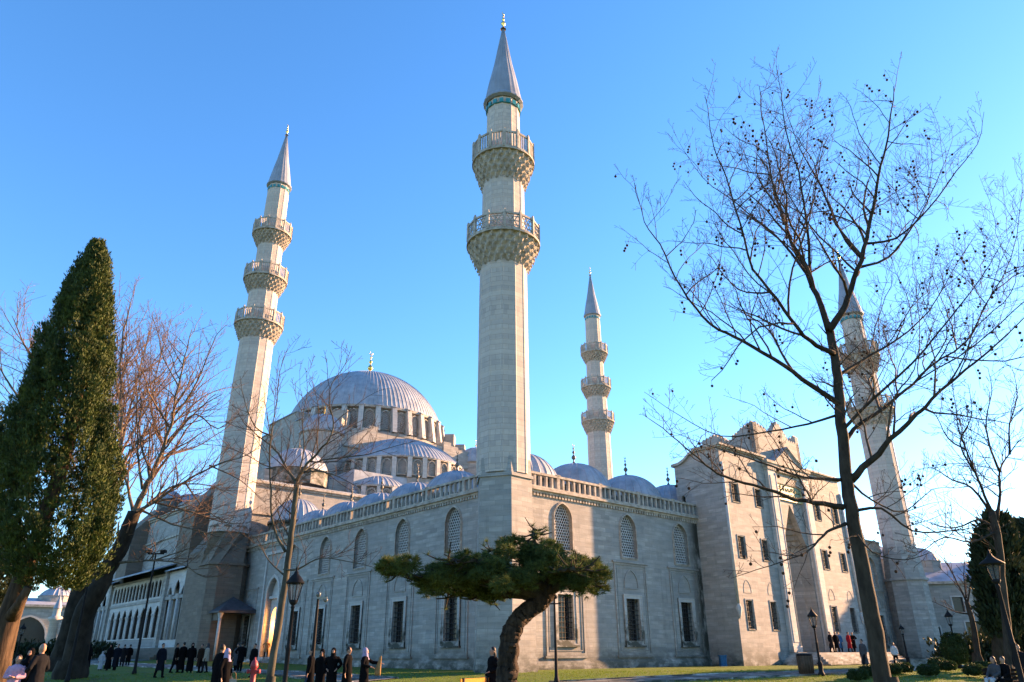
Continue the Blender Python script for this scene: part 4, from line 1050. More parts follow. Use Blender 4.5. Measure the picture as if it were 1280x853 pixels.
# --- cypress and other evergreens
def spray(mb,rnd,p,d,s,n,wd=.16):
    for k in range(n):
        a=rnd.random()*6.28; o=Vector((math.cos(a),math.sin(a),rnd.uniform(-.3,.3)))*s*rnd.uniform(.0,.55); 
        t=(d+Vector((rnd.gauss(0,1),rnd.gauss(0,1),rnd.gauss(0,.6)))*.38).normalized(); l=s*rnd.uniform(.45,1.0)
        sd_=t.cross(Vector((rnd.gauss(0,1),rnd.gauss(0,1),rnd.gauss(0,1))))
        if sd_.length<1e-3: continue
        sd_.normalize(); q=p+o+d*s*rnd.uniform(-.2,.5); w_=l*wd*2
        mb.add([q-sd_*w_*.3,q+t*l*.5-sd_*w_*.5,q+t*l,q+t*l*.45+sd_*w_*.5],[(0,1,2,3)])
def cypress(name,label,D,base,px_tr,prof,seed,nclump,s,mat,barkm,cat='cypress',tr=.45,lean=None,n_leaf=9,squash=.8,plumes=0):
    """prof: [(pixel y, left x, right x)] silhouette of the crown; turned into a round crown at distance D"""
    rnd=random.Random(seed); g=Vector((at(base[0],base[1],D).x,D,0)); g.z=H(g.x,g.y)-.1
    root=empty(name,g,0,label,cat)
    ring=[]
    for y,xl,xr in prof:
        a=at(xl,y,D); b=at(xr,y,D); c=(a+b)/2; ring.append((c.z-g.z,c.x-g.x,(b.x-a.x)/2))
    ring.sort()
    def cr(z):
        for (z0,c0,r0),(z1,c1,r1) in zip(ring,ring[1:]):
            if z0<=z<=z1: t=(z-z0)/(z1-z0); return c0+(c1-c0)*t, r0+(r1-r0)*t
        return ring[-1][1],.1
    tb=MB(); TP=[loc for loc in [Vector((at(x,y,D).x-g.x,dz,at(x,y,D).z-g.z)) for x,y,dz in px_tr]]
    tb.tube([Vector((0,0,-.1))]+TP,[tr*1.25]+[tr*(1-.6*i/max(1,len(TP)-1)) for i in range(len(TP))],12,True,True)
    z0,z1=ring[0][0],ring[-1][0]
    tb.build('trunk',barkm,root)
    fm=MB()
    for i in range(plumes):
        u_=rnd.random()**.9; z=z0-.25+(z1-z0-.9)*u_; c,r=cr(max(z0,z)); a=rnd.random()*2*PI; L_=rnd.uniform(1.0,2.3)*(1-.35*u_); w_=rnd.uniform(.16,.34)
        rr=max(0,r*rnd.uniform(.70,.90)-w_*.3); b0=Vector((c+rr*math.cos(a),rr*math.sin(a)*squash,z)); zt=min(z+L_,z1); c2,r2=cr(max(z0,zt)); r2=r2*rnd.uniform(.70,1.13)
        b1=Vector((c2+r2*math.cos(a),r2*math.sin(a)*squash,zt))
        ax=(b1-b0); 
        for k in range(int(95*L_*w_/.4)):
            t=rnd.random()**1.15; rad=w_*math.sin(PI*min(1,.18+.82*t))**.6*(1-.55*t)+.02; q=rnd.random()*6.28; ra=rad*rnd.random()**.4
            p=b0+ax*t+Vector((math.cos(q)*ra,math.sin(q)*ra,0)); d=(ax.normalized()+Vector((math.cos(q)*.35,math.sin(q)*.35,.25))).normalized()
            spray(fm,rnd,p,d,s*rnd.uniform(.55,1.0),5,.15)
    for i in range(nclump):
        z=z0+(z1-z0)*rnd.random()**.95; c,r=cr(z); a=rnd.random()*2*PI
        lob=.97+.42*noise.noise(Vector((math.cos(a)*2.6,math.sin(a)*2.6,z*.5+seed)))+.16*noise.noise(Vector((math.cos(a)*5,math.sin(a)*5,z*1.9+seed)))
        dep=rnd.random()
        rr=r*lob*(1-.42*dep*dep)*rnd.uniform(.92,1.03)*(.84 if plumes else 1)
        p=Vector((c+rr*math.cos(a),rr*math.sin(a)*squash,z))
        if noise.noise(p*.9+Vector((seed,0,0)))<-.17 and dep<.7: continue
        out=Vector((math.cos(a)*.5,math.sin(a)*.5,1)).normalized()
        spray(fm,rnd,p,out,s*rnd.uniform(.6,1.2),n_leaf)
    fm.build('crown',mat,root); return root
cypress('cypress','tall dark green cypress with dense upswept foliage and brown fissured trunk at the left edge',27,(-8,853),[(-2,820,0),(10,775,0),(26,730,0),(48,670,0),(85,560,0),(110,420,0)],
 [(304,117,128),(318,107,133),(345,92,137),(385,74,137),(420,58,138),(460,42,140),(500,26,142),(540,12,143),(580,4,143),(620,-2,142),(655,-6,140),(690,-6,134),(715,6,122),(735,36,98)],4,9000,.2,M['cypress'],M['bark_cyp'],tr=.42,squash=.85,plumes=430)
cypress('evergreen_tree','dark bushy evergreen beside the tall cypress, cut by the left edge',31,(-60,853),[(-58,790,0),(-56,740,0)],
 [(470,-90,-40),(500,-120,-12),(530,-130,6),(560,-135,16),(620,-140,24),(660,-140,28),(690,-130,30),(715,-120,28),(740,-100,16),(760,-80,-5)],9,7000,.27,M['evergreen'],M['bark_cyp'],tr=.5)  # darker foliage colour stands in for shade on this tree
st_=MB(); b0=at(14,772,26.9); st_.tube([b0,at(24,756,26.5),at(35,735,26.3)],[.25,.17,.13],9); 
for o in bpy.data.objects:
    if o.name=='cypress': st_.v=[tuple(Vector(v)-o.location) for v in st_.v]; st_.build('limb_stub',M['bark_cyp'],o); break
cypress('evergreen_tree','dark bushy evergreen behind the big street lamp at right',46,(1248,830),[(1248,760,0),(1246,700,0)],
 [(648,1238,1252),(665,1228,1262),(690,1219,1270),(720,1217,1276),(750,1222,1280),(780,1232,1285),(800,1240,1275)],14,1700,.55,M['evergreen'],M['bark_dark'],'evergreen tree',tr=.35)
cypress('evergreen_tree','dark spreading evergreen cut by the right edge beyond the lawn',60,(1300,826),[(1300,760,0),(1298,700,0)],
 [(655,1285,1310),(680,1268,1335),(720,1258,1350),(770,1256,1360),(800,1262,1350),(815,1270,1340)],15,3000,.8,M['evergreen'],M['bark_dark'],'evergreen tree',tr=.5)
# the tall evergreen beyond the frame whose shade falls on the portal and the far wall
def big_evergreen(x,y,h,r,seed,label):
    rnd=random.Random(seed); root=empty('evergreen_tree',(x,y,H(x,y)-.1),0,label,'evergreen tree'); tb=MB(); tb.tube([(0,0,0),(0.2,0,h*.5),(0,0,h*.9)],[.5,.35,.1],10); tb.build('trunk',M['bark_dark'],root); fm=MB()
    for i in range(3600):
        u_=rnd.random(); z=h*.16+h*.84*u_; rr=r*(math.sin(PI*min(1,(u_*.93+.07)**.7))**.75)*(1-.4*rnd.random()**2); a=rnd.random()*6.28
        spray(fm,rnd,Vector((rr*math.cos(a),rr*math.sin(a),z)),Vector((math.cos(a)*.6,math.sin(a)*.6,.8)).normalized(),.8*rnd.uniform(.6,1.2),8)
    fm.build('crown',M['evergreen'],root)
p=LW(80,-6.8); big_evergreen(p.x,p.y,17,4.6,3,'round evergreen beyond the far minaret, its shade lying on the portal')
# --- umbrella pine in the centre
def pine():
    D=16; rnd=random.Random(77); g=Vector((at(632,853,D).x,D,0)); g.z=H(g.x,g.y)-.1
    root=empty('umbrella_pine',g,0,'flat topped pine with a curved dark trunk standing before the tall middle minaret','pine tree')
    L=lambda x,y,d=0:at(x,y,D+d)-g
    tb=MB(); tp=[Vector((-.02,0,0)),L(634,853),L(635,825),L(638,798),L(647,777),L(660,763),L(675,753),L(685,738),L(685,722),L(683,706)]
    q=limb(tb,tp,.225,.15,24,14,.006,rnd); tb.lathe([(.36,-.1),(.28,.25),(.22,.7)],14,(-.02,0,0),rf=lambda i,a:1+.1*math.sin(3*a))
    tb.v=[tuple(Vector(v)+Vector((noise.noise(Vector(v)*7),noise.noise(Vector(v)*7+Vector((9,0,0))),0))*.04+Vector((noise.noise(Vector((v[0]*22,v[1]*22,v[2]*5))),noise.noise(Vector((v[0]*22+5,v[1]*22,v[2]*5))),0))*.03) for v in tb.v]
    tb.build('trunk',M['pinebark'],root)
    bb=MB(); ends=[]
    br=[([(680,742),(690,728),(686,715),(688,700),(683,690)],.20,.0),([(676,745),(650,735),(620,728),(590,722),(560,720),(520,722),(498,716)],.15,-.9),
        ([(684,738),(705,730),(725,722),(742,728)],.13,-.5),([(672,748),(640,742),(600,745),(560,738),(535,728)],.12,.9),
        ([(686,730),(700,705),(718,700),(738,705)],.10,.8),([(688,718),(665,702),(640,692),(615,688)],.11,.7),([(684,738),(650,720),(600,702),(560,700)],.11,-1.3),
        ([(684,735),(668,720),(640,715),(610,712)],.09,1.7),([(686,730),(690,712),(705,712),(728,712)],.09,-1.6),([(683,700),(675,688),(668,676),(668,662)],.05,0)]
    for px,r0,dr in br:
        P=[L(x,y,dr*(i/(len(px)-1))) for i,(x,y) in enumerate(px)]
        qq=limb(bb,P,r0,.035,7,3,r0*.15,rnd); 
        for i,p in enumerate(qq):
            if i<3: continue
            for k in range(5):
                d=Vector((rnd.gauss(0,1),rnd.gauss(0,1),rnd.gauss(.1,.3))).normalized(); l=rnd.uniform(.2,.5)
                e=p+d*l; mid=p.lerp(e,.5)+Vector((0,0,-.04)); bb.tube([p,mid,e],[.025,.016,.01],4,False); ends+= [mid,e]
    bb.build('limb',M['bark_dark'],root)
    nm=MB()
    def tuft(p,s,o=None):
        up=((o or Vector((0,0,1)))+Vector((rnd.gauss(0,.3),rnd.gauss(0,.3),.5))).normalized()
        for k in range(22):
            d=(up*rnd.uniform(.1,1.1)+Vector((rnd.gauss(0,1),rnd.gauss(0,1),rnd.gauss(0,.5)))*.75).normalized(); sd_=d.cross(Vector((rnd.gauss(0,1),rnd.gauss(0,1),rnd.gauss(0,1)))).normalized()*.0065
            l=s*rnd.uniform(.7,1.15); nm.add([p-sd_,p+sd_,p+d*l],[(0,1,2)])
    # crown pads: ellipsoids in pixel space converted to metres
    pads=[(502,713,28,17,-.9,.5),(545,722,36,22,-.6,.8),(590,714,46,34,-.2,1.2),(640,706,50,33,.2,1.2),(690,706,42,33,0,1.2),(735,724,31,26,-.4,.7),(600,736,46,18,.6,.9),(668,690,24,16,0,.5),(565,728,30,18,.8,.7),(620,722,40,22,-1.0,.9),(715,712,34,17,.8,.8),(655,728,32,10,-.9,.7),(530,736,22,10,.3,.5),(748,722,14,22,-.2,.4),(486,712,10,8,-.8,.2)]
    for cx_,cy_,rx,ry,dd,rd in pads:
        for _c in range(max(2,int(rx*ry/98))):
            while True:
                a,b,c=[rnd.uniform(-1,1) for _ in range(3)]
                if a*a+b*b+c*c<1: break
            cc=L(cx_+a*rx*.8,cy_+b*ry*.75,dd+c*rd); cr_=rnd.uniform(.16,.30)
            for k in range(int(58*cr_/.22)):
                o=Vector((rnd.gauss(0,1),rnd.gauss(0,1),rnd.gauss(.25,.75))).normalized()
                tuft(cc+Vector((o.x,o.y,o.z*.75))*cr_*rnd.uniform(.55,1.0),rnd.uniform(.09,.14),o)
    for e in ends:
        if rnd.random()<.5: tuft(e,.14)
    for y in (672,664,658): tuft(L(669+rnd.uniform(-4,4),y),.14)
    nm.build('crown',M['needle'],root)
pine()
# ================================================================== PEOPLE
def ell(mb,c,r,n=10,m=8,tilt=None):
    rings=[]; 
    for j in range(m+1):
        t=-PI/2+PI*j/m; rings.append([(c[0]+r[0]*math.cos(t)*math.cos(2*PI*i/n),c[1]+r[1]*math.cos(t)*math.sin(2*PI*i/n),c[2]+r[2]*math.sin(t)) for i in range(n)])
    rings[0]=[(c[0]+.001*math.cos(2*PI*i/n),c[1]+.001*math.sin(2*PI*i/n),c[2]-r[2]) for i in range(n)]
    rings[-1]=[(c[0]+.001*math.cos(2*PI*i/n),c[1]+.001*math.sin(2*PI*i/n),c[2]+r[2]) for i in range(n)]
    mb.loft(rings,True,True,True)
def rem(o,v):
    m=o.modifiers.new('join','REMESH'); m.mode='VOXEL'; m.voxel_size=v; m.use_smooth_shade=True
    s=o.modifiers.new('soften','SMOOTH'); s.factor=.5; s.iterations=2
    return o
def bent(a,b,bend,k=.5):
    a=Vector(a);b=Vector(b); return [a,a.lerp(b,k)+Vector(bend),b]
NP=[0]
def person(loc,face,h=1.7,label='',group=None,coat='black',legs='black',head='hair',coatlen=.62,hands=None,stride=.12,vox=.026,skirt=False,extra=None,lean=0,sit=False,scarf='black',shoes='black'):
    """face: heading of the body in world degrees (0 = +X). hands: two targets in body frame (x fwd, y left, z up) for a 1.7 m figure"""
    k=h/1.7; NP[0]+=1
    root=empty('person',loc,R(face),label,'person',group); root.scale=(k,k,k)
    hz=.93 if not sit else .52
    pel=Vector((0,0,hz)); neck=Vector((lean*.45,0,hz+.52)); hd=Vector((lean*.5+.01,0,hz+.66))
    sh={s:Vector((lean*.42,s*.175,hz+.47)) for s in (1,-1)}
    hands=hands or [(.06,.25,.82),(.02,-.25,.82)]
    if sit: hands=[(.35,.12,.60),(.35,-.12,.60)]
    H_={1:Vector(hands[0]),-1:Vector(hands[1])}
    if sit:
        kn={s:Vector((.42,s*.12,.52)) for s in (1,-1)}; an={s:Vector((.45,s*.12,.09)) for s in (1,-1)}
    else:
        kn={s:Vector((s*stride*.55+.03,s*.09,.50)) for s in (1,-1)}; an={s:Vector((s*stride,s*.09,.09)) for s in (1,-1)}
    def arm(mb,s,add,cut=1.0):
        d=H_[s]-sh[s]; L_=d.length; 
        if L_>.57: H_[s]=sh[s]+d*(.57/L_); d=H_[s]-sh[s]; L_=.57
        b=math.sqrt(max(0,.29**2-(L_/2)**2)); out=Vector((-.45,s*.55,-.5)); out-=d.normalized()*out.dot(d.normalized()); out.normalize()
        el=sh[s]+d*.5+out*b; e2=el.lerp(H_[s],cut)
        mb.tube([sh[s]+Vector((0,-s*.03,.0)),sh[s].lerp(el,.5),el,el.lerp(e2,.5),e2],[.055+add,.048+add,.04+add,.038+add,.028+add],8)
        return el
    def torso(mb,add,z0=None):
        R_=[]
        prof=[(-.08,.13,.165),(0,.125,.17),(.12,.105,.145),(.25,.11,.155),(.38,.12,.175),(.46,.10,.165),(.52,.06,.08)]
        for dz,rx,ry in prof:
            cx_=lean*(max(0,dz)/.5)*.42
            R_.append([(cx_+(rx+add)*math.cos(2*PI*i/12),(ry+add)*math.sin(2*PI*i/12),hz+dz) for i in range(12)])
        mb.loft(R_,True,True,True)
    b=MB(); torso(b,0)
    b.tube([neck-Vector((0,0,.06)),hd-Vector((0,0,.04))],[.055,.05],8)
    ell(b,hd,(.092,.074,.118)); ell(b,hd+Vector((.045,0,-.06)),(.045,.045,.05),8,6); ell(b,hd+Vector((.093,0,-.01)),(.022,.013,.024),6,5)
    for s in (1,-1):
        ell(b,hd+Vector((-.005,s*.077,-.005)),(.02,.012,.032),6,5)
        b.tube([pel+Vector((0,s*.085,-.02)),kn[s],kn[s].lerp(an[s],.35),an[s]],[.088,.058,.058,.036],8)
        b.tube([an[s]+Vector((-.06,0,-.04)),an[s]+Vector((.06,0,-.045)),an[s]+Vector((.17,0,-.06))],[.04,.04,.028],8)
        el=arm(b,s,0); d=(H_[s]-el).normalized(); hp=H_[s]; side=d.cross(Vector((0,0,1)))
        if side.length<.2: side=Vector((0,s,0)).cross(d).cross(d)
        side=Vector((1,0,0)) if side.length<.2 else side.normalized()
        b.tube([hp-d*.01,hp+d*.04,hp+d*.085],[.024,.034,.03],7,sq=.55)
        nn=d.cross(side).normalized()
        for f in range(4):
            o=side*(-.026+.0175*f); l=(.07,.08,.075,.058)[f]; b.tube([hp+d*.075+o,hp+d*(.075+l*.55)+o*1.1+nn*.006,hp+d*(.075+l)+o*1.1+nn*.022],[.0095,.0085,.0075],5)
        b.tube([hp+d*.02-side*.028,hp+d*.05-side*.052,hp+d*.085-side*.056],[.012,.0105,.009],5)
    body=rem(b.build('body',SKIN,root),vox if vox<.02 else .02)
    # face details
    f=MB()
    for s in (1,-1): ell(f,hd+Vector((.083,s*.032,.012)),(.01,.012,.007),6,4)
    f.build('eyes',HAIR,body)
    f=MB(); ell(f,hd+Vector((.087,0,-.055)),(.008,.024,.006),6,4); f.build('mouth',CL['red'] if skirt else M['brownwood'],body)
    # trousers / skirt
    t=MB()
    if not skirt:
        for s in (1,-1): t.tube([pel+Vector((0,s*.08,.0)),kn[s],an[s]+Vector((0,0,.0))],[.112,.082,.062],8)
        ell(t,pel,(.14,.175,.1))
    else:
        if sit:
            for s in (1,-1): t.tube([pel+Vector((0,s*.08,0)),kn[s],an[s]+Vector((0,0,.03))],[.14,.11,.13],8)
        else:
            R_=[[(rx*math.cos(2*PI*i/14)*(1+.06*math.sin(i*2.3)),ry*math.sin(2*PI*i/14),z) for i in range(14)] for z,rx,ry in ((.10,.24+stride*.5,.22),(.5,.19,.20),(.93,.14,.175),(1.0,.12,.15))]
            t.loft(R_,True,True,True)
    rem(t.build('skirt' if skirt else 'trousers',CL[legs],root),vox)
    c=MB(); torso(c,.028)
    for s in (1,-1): arm(c,s,.02,.93)
    z1=hz+.04; z0=max(.14,z1-coatlen+.0)
    if not sit:
        R_=[[( (rx+.012*math.sin(i*2.6))*math.cos(2*PI*i/14),ry*math.sin(2*PI*i/14),z) for i in range(14)] for z,rx,ry in ((z0,.175+coatlen*.05,.20+coatlen*.03),((z0+z1)/2,.165,.195),(z1,.15,.185),(z1+.15,.135,.17))]
        c.loft(R_,True,True,True)
    c.tube([neck-Vector((0,0,.07)),neck+Vector((0,0,.02))],[.09,.072],8)
    rem(c.build('coat',CL[coat],root),vox)
    s_=MB()
    for s in (1,-1): s_.tube([an[s]+Vector((-.07,0,-.035)),an[s]+Vector((.05,0,-.04)),an[s]+Vector((.18,0,-.055))],[.046,.048,.034],8); s_.tube([an[s]+Vector((0,0,.06)),an[s]+Vector((0,0,-.03))],[.05,.05],8)
    rem(s_.build('shoes',CL[shoes],root),.022)
    hh=MB()
    if head=='hair':
        ell(hh,hd+Vector((-.018,0,.028)),(.092,.083,.108)); rem(hh.build('hair',HAIR,root),.02)
    elif head=='long':
        ell(hh,hd+Vector((-.02,0,.028)),(.092,.085,.108)); ell(hh,hd+Vector((-.055,0,-.1)),(.055,.09,.15)); rem(hh.build('hair',HAIR,root),.02)
    elif head=='scarf':
        ell(hh,hd+Vector((-.022,0,.018)),(.104,.10,.128)); hh.tube([hd+Vector((-.02,0,-.06)),neck+Vector((0,0,-.03)),neck+Vector((0,0,-.12))],[.095,.10,.15],10,sq=1.15); rem(hh.build('headscarf',CL[scarf],root),.02)
    elif head=='hood':
        ell(hh,hd+Vector((-.03,0,.02)),(.115,.11,.14)); ell(hh,neck+Vector((-.06,0,.02)),(.1,.13,.08)); rem(hh.build('hood',CL[scarf],root),.02)
    return root
def pers(px,py,D,**kw):
    """stand a person where the photo shows the head: px column at distance D"""
    p=at(px,815,D); z=H(p.x,p.y)
    dz=kw.pop('z',None)
    return person((p.x,p.y,z if dz is None else dz),**kw)
bald=dict(head=None)
# family at the left
pers(26,0,20.5,face=-75,h=1.50,label='child in a pink coat looking down at a small red thing held in both hands',coat='pink',legs='charcoal',head='long',coatlen=.55,hands=[(.22,.06,1.12),(.24,-.05,1.14)],vox=.018)
pers(39,0,21.2,face=-80,h=1.66,label='woman in black coat and black headscarf behind the pink coated child',coat='black',legs='black',head='scarf',skirt=True,vox=.018)
pers(53,0,20.8,face=170,h=1.78,label='bald man in dark jacket and jeans standing sideways beside the pink coated child',coat='charcoal',legs='jeans',head=None,coatlen=.3,hands=[(.22,.2,1.0),(.2,-.2,.95)],vox=.018)
# group in front of the hall steps
gr_='visitors standing before the hall steps'
for px,D,fc_,h,kw in (
 (112,62,80,1.72,dict(coat='black',legs='black',skirt=True,head='scarf',label='person in long black dress near the far end of the hall steps')),
 (129,58,-60,1.25,dict(coat='white',legs='white',skirt=True,head='scarf',scarf='white',label='small child all in white, leftmost before the hall steps')),
 (138,57,-100,1.72,dict(label='person in black beside the white clad child',skirt=True,head='scarf')),
 (147,57,-80,1.75,dict(label='tall person in dark coat, right of the pair beside the white clad child',coat='navy',coatlen=.75)),
 (155,66,120,1.7,dict(label='person climbing the hall steps, lower of two',coat='charcoal')),
 (162,67,120,1.7,dict(label='person climbing the hall steps, upper of two',coat='black')),
 (203,44,-30,1.75,dict(label='dark clad person walking alone left of the larger group',coat='navy',stride=.2)),
 (221,50,20,1.72,dict(label='person in black at the left end of the larger group',coatlen=.5,stride=.2)),
 (229,50,150,1.78,dict(label='tall man in long black coat, back of the larger group',coatlen=.8)),
 (240,50,-60,1.72,dict(label='woman in long black dress in the middle of the larger group',skirt=True,head='scarf')),
 (252,50,-110,1.66,dict(label='person in dark brown coat half hidden behind the cream jacket',coat='brown')),
 (259,49.5,-150,1.68,dict(label='person in cream jacket and dark trousers seen from behind',coat='cream',legs='charcoal',coatlen=.3,head='scarf',scarf='grey',stride=.16)),
 (302,50,100,1.76,dict(label='man in black jacket standing with arms bent before the court wall',coatlen=.35,hands=[(.25,.3,1.05),(.1,-.25,.85)])),
 (297,54,-90,1.7,dict(label='person in grey clothes behind the man with bent arms',coat='grey')),
 (318,44,-120,1.72,dict(label='person in black jacket behind the red hydrant',coatlen=.4)),
 ):
    kw=dict(dict(coat='black',legs='black'),**kw); z=kw.pop('z',None)
    pers(px,0,D,face=fc_,h=h,group=gr_,z=z,**kw)
pers(276,0,26.5,face=60,h=1.82,label='man in black coat just behind the woman with the lilac headscarf',coat='black',legs='navy',coatlen=.6,vox=.02,lean=.1)
wm=pers(285,0,24.5,face=-20,h=1.66,label='woman in black coat and lilac headscarf carrying a cream handbag',coat='black',legs='black',skirt=True,head='scarf',scarf='lilac',vox=.018,hands=[(.05,.25,.9),(.12,-.28,.78)])
p=at(293,838,24.4); hbg=MB(); hbg.prism([(-.13,-.05),(.13,-.05),(.13,.05),(-.13,.05)],0,.30,poly2=[(-.10,-.03),(.10,-.03),(.10,.03),(-.10,.03)]); hbg.tube([(-.08,0,.29),(-.06,0,.45),(0,0,.5),(.06,0,.45),(.08,0,.29)],.012,6)
hg=empty('handbag',(p.x,p.y,.62),R(20),'cream handbag hanging from the hand of the woman in the lilac headscarf','handbag'); bg=MB(); bg.v=hbg.v[:8];bg.f=hbg.f[:6];bg.sm=hbg.sm[:6]; bg.build('bag',CL['cream'],hg); 
bg=MB(); bg.tube([(-.08,0,.29),(-.06,0,.45),(0,0,.5),(.06,0,.45),(.08,0,.29)],.012,6); bg.build('handle',CL['tan'],hg)
# person in the side doorway
q=LW(2.2,DB-.2,1.28); person(q,-60,1.75,'person stepping out of the orange lit side doorway',None,coat='tan',legs='black',coatlen=.35,stride=.22,hands=[(.2,.2,1.0),(-.15,-.22,.95)])
# five in front of the court wall
g5='visitors in dark clothes walking along the court wall'
pers(390,0,30,face=-170,h=1.70,group=g5,label='person in black jacket and jeans, half behind a lamp post',coat='black',legs='jeans',vox=.022)
pers(403,0,31,face=-90,h=1.66,group=g5,label='person in black hooded jacket right of the lamp post',coat='black',legs='black',head='hood',vox=.022)
pers(417,0,29,face=-85,h=1.70,group=g5,label='woman in black coat with hands in pockets and dark headscarf',coat='black',legs='black',head='scarf',hands=[(.12,.17,1.0),(.12,-.17,1.0)],vox=.022)
pers(436,0,29,face=-10,h=1.74,group=g5,label='man in black coat over a white shirt turning to the right',coat='black',legs='black',head='hair',vox=.022,coatlen=.7)
pers(457,0,27.5,face=5,h=1.68,group=g5,label='woman in black coat and pale pink headscarf holding out a tan cloth',coat='black',legs='black',skirt=True,head='scarf',scarf='lilac',vox=.018,hands=[(.52,.12,1.22),(.25,-.3,1.1)])
p=at(476,822,27.5); tc_=MB()
rows=[[(math.cos(2*PI*i/9)*r_*1.0+dx,math.sin(2*PI*i/9)*r_*.5,z) for i in range(9)] for r_,z,dx in ((.03,0,.0),(.05,-.12,-.02),(.08,-.3,-.05),(.11,-.5,-.08),(.10,-.62,-.07))]
tc_.loft(rows,True,True,True); o=tc_.build('cloth',CL['tan'],None,Matrix.Translation((p.x,p.y,at(476,820,27.5).z))); tag(o,'tan cloth hanging from the outstretched hand of a woman in black','cloth')
# portal group
gp='visitors on the platform before the portal'
for a,b,fc_,kw in ((36.9,-2.4,-60,dict(label='person in dark jacket at the left of the group on the portal platform',coat='charcoal',legs='black')),
  (38.1,-2.3,-80,dict(label='man in black suit with broad shoulders second on the portal platform')),
  (39.6,-1.9,-100,dict(label='person in blue coat behind the red coat on the portal platform',coat='blue')),
  (40.2,-2.5,-60,dict(label='person in bright red coat on the portal platform',coat='red',coatlen=.65)),
  (41.3,-2.4,-140,dict(label='person in dark clothes with bent arm, rightmost on the portal platform',hands=[(.25,.25,1.1),(.1,-.25,.9)]))):
    q=LW(a,b,1.58); person(q,fc_,1.72,group=gp,**dict(dict(coat='black',legs='black'),**kw))
q=at(1079,815,47); person((q.x,q.y,H(q.x,q.y)),200,1.7,'person in grey jacket walking behind the trunk of the big plane tree',None,coat='grey',legs='charcoal',stride=.25)
q=at(1118,815,62); person((q.x,q.y,H(q.x,q.y)),-90,1.65,'distant person in white top and dark trousers beside the far minaret',None,coat='white',legs='black',coatlen=.2)
# person by the centre tree on a bench
q=at(616,830,22.5); person((q.x,q.y,H(q.x,q.y)),-150,1.66,'person with long dark hair in black standing half behind the umbrella pine trunk',None,coat='black',legs='black',head='long',vox=.02,hands=[(.2,.15,1.05),(.1,-.25,.9)])
def bench(x,y,rz,label,mat='orange',g=None):
    r=empty('park_bench',(x,y,H(x,y)),rz,label,'bench',g)
    s=MB(); 
    for k in range(4): s.box(-.75,.75,-.2+k*.11,-.11+k*.11,.42,.46)
    s.build('seat',CL[mat],r); s=MB()
    for k in range(3): s.box(-.75,.75,.25+k*.02,.28+k*.02,.52+k*.13,.62+k*.13)
    s.build('backrest',CL[mat],r)
    for sx in (-.62,.62):
        s=MB(); s.box(sx-.03,sx+.03,-.18,.25,.36,.42); s.box(sx-.03,sx+.03,-.18,-.12,0,.36); s.box(sx-.03,sx+.03,.2,.26,0,.5); s.box(sx-.03,sx+.03,.26,.31,.42,.9); s.build('leg',M['iron'],r)
q=at(606,848,21.6); bench(q.x,q.y,R(62),'orange slatted park bench left of the umbrella pine trunk')
q=at(1252,830,30); bench(q.x,q.y,R(160),'dark park bench under the evergreens at right','brown')
for i,(px,D,kw) in enumerate(((1242,29.6,dict(label='seated woman in pale top with dark hair, left of the two on the dark bench',coat='grey',legs='white',head='long')),(1254,29.4,dict(label='seated person in black, right of the two on the dark bench',coat='black',legs='black',head='hair')))):
    q=at(px,830,D); person((q.x,q.y,H(q.x,q.y)),200,1.7,sit=True,**kw)
q=at(1277,830,33); person((q.x,q.y,H(q.x,q.y)),-120,1.72,'person in dark coat cut by the right edge',None,coat='charcoal',legs='black')
# ================================================================== LAMPS
def lantern(parent,z,s=1.0,cap=1.0):
    g=MB(); g.lathe([(.10*s,0),(.19*s,.42*s)],6,(0,0,z)); g.build('lantern_glass',M['clear'],parent)
    c=MB()
    for k in range(6):
        a=2*PI*k/6; c.tube([(.105*s*math.cos(a),.105*s*math.sin(a),z-.01),(.2*s*math.cos(a),.2*s*math.sin(a),z+.43*s)],.013*s,4)
    c.lathe([(.03*s,-.12*s),(.09*s,-.07*s),(.12*s,0),(.10*s,.02*s)],12,(0,0,z)); c.lathe([(.2*s,.41*s),(.235*s*cap,.43*s),(.235*s*cap,.46*s),(.13*s,.60*s),(.06*s,.68*s),(.06*s,.72*s),(.025*s,.74*s),(.03*s,.80*s),(.004,.86*s)],12,(0,0,z),rf=None)
    c.build('lantern_cage',M['iron'],parent)
def lamp(px,top,D,label,s=1.0,cap=1.0,lean=0,lant=True):
    p=at(px,820,D); x,y=p.x,p.y; z=H(x,y); t=at(px,top,D).z-z
    # column found from the head position
    q=at(px,top,D); x,y=q.x,D; z=H(x,y); h=q.z-z
    r=empty('street_lamp',(x,y,z),0,label,'street lamp','cast iron park lamps'); hl=.86*s
    m=MB(); zb=h-hl
    m.lathe([(.0,0),(.17,0),(.17,.12),(.12,.2),(.12,.55),(.15,.6),(.09,.7),(.065,.8),(.06,1.6),(.075,1.63),(.055,1.68),(.042,zb-.12),(.06,zb-.1),(.03,zb)],14)
    m.build('post',M['iron'],r); lantern(r,zb+.08*s,s,cap); return r
lamp(371,712,21,'black lantern lamp post beside the slender forked tree trunk',1.05)
lamp(1236,690,18.5,'large dark lamp post with wide conical cap at the right edge',.85,1.4)
lamp(1014,761,43,'black lantern lamp post beside the bin before the portal',1.15)
lamp(1184,763,50,'black lantern lamp post among the clipped bushes right of the far minaret',1.1)
lamp(1126,781,55,'short lamp post against the foot of the far minaret',.8)
lamp(102,775,50,'lantern lamp post behind the old leaning plane trunk',1.0)
lamp(30,780,60,'distant lantern lamp post left of the family group',1.0)
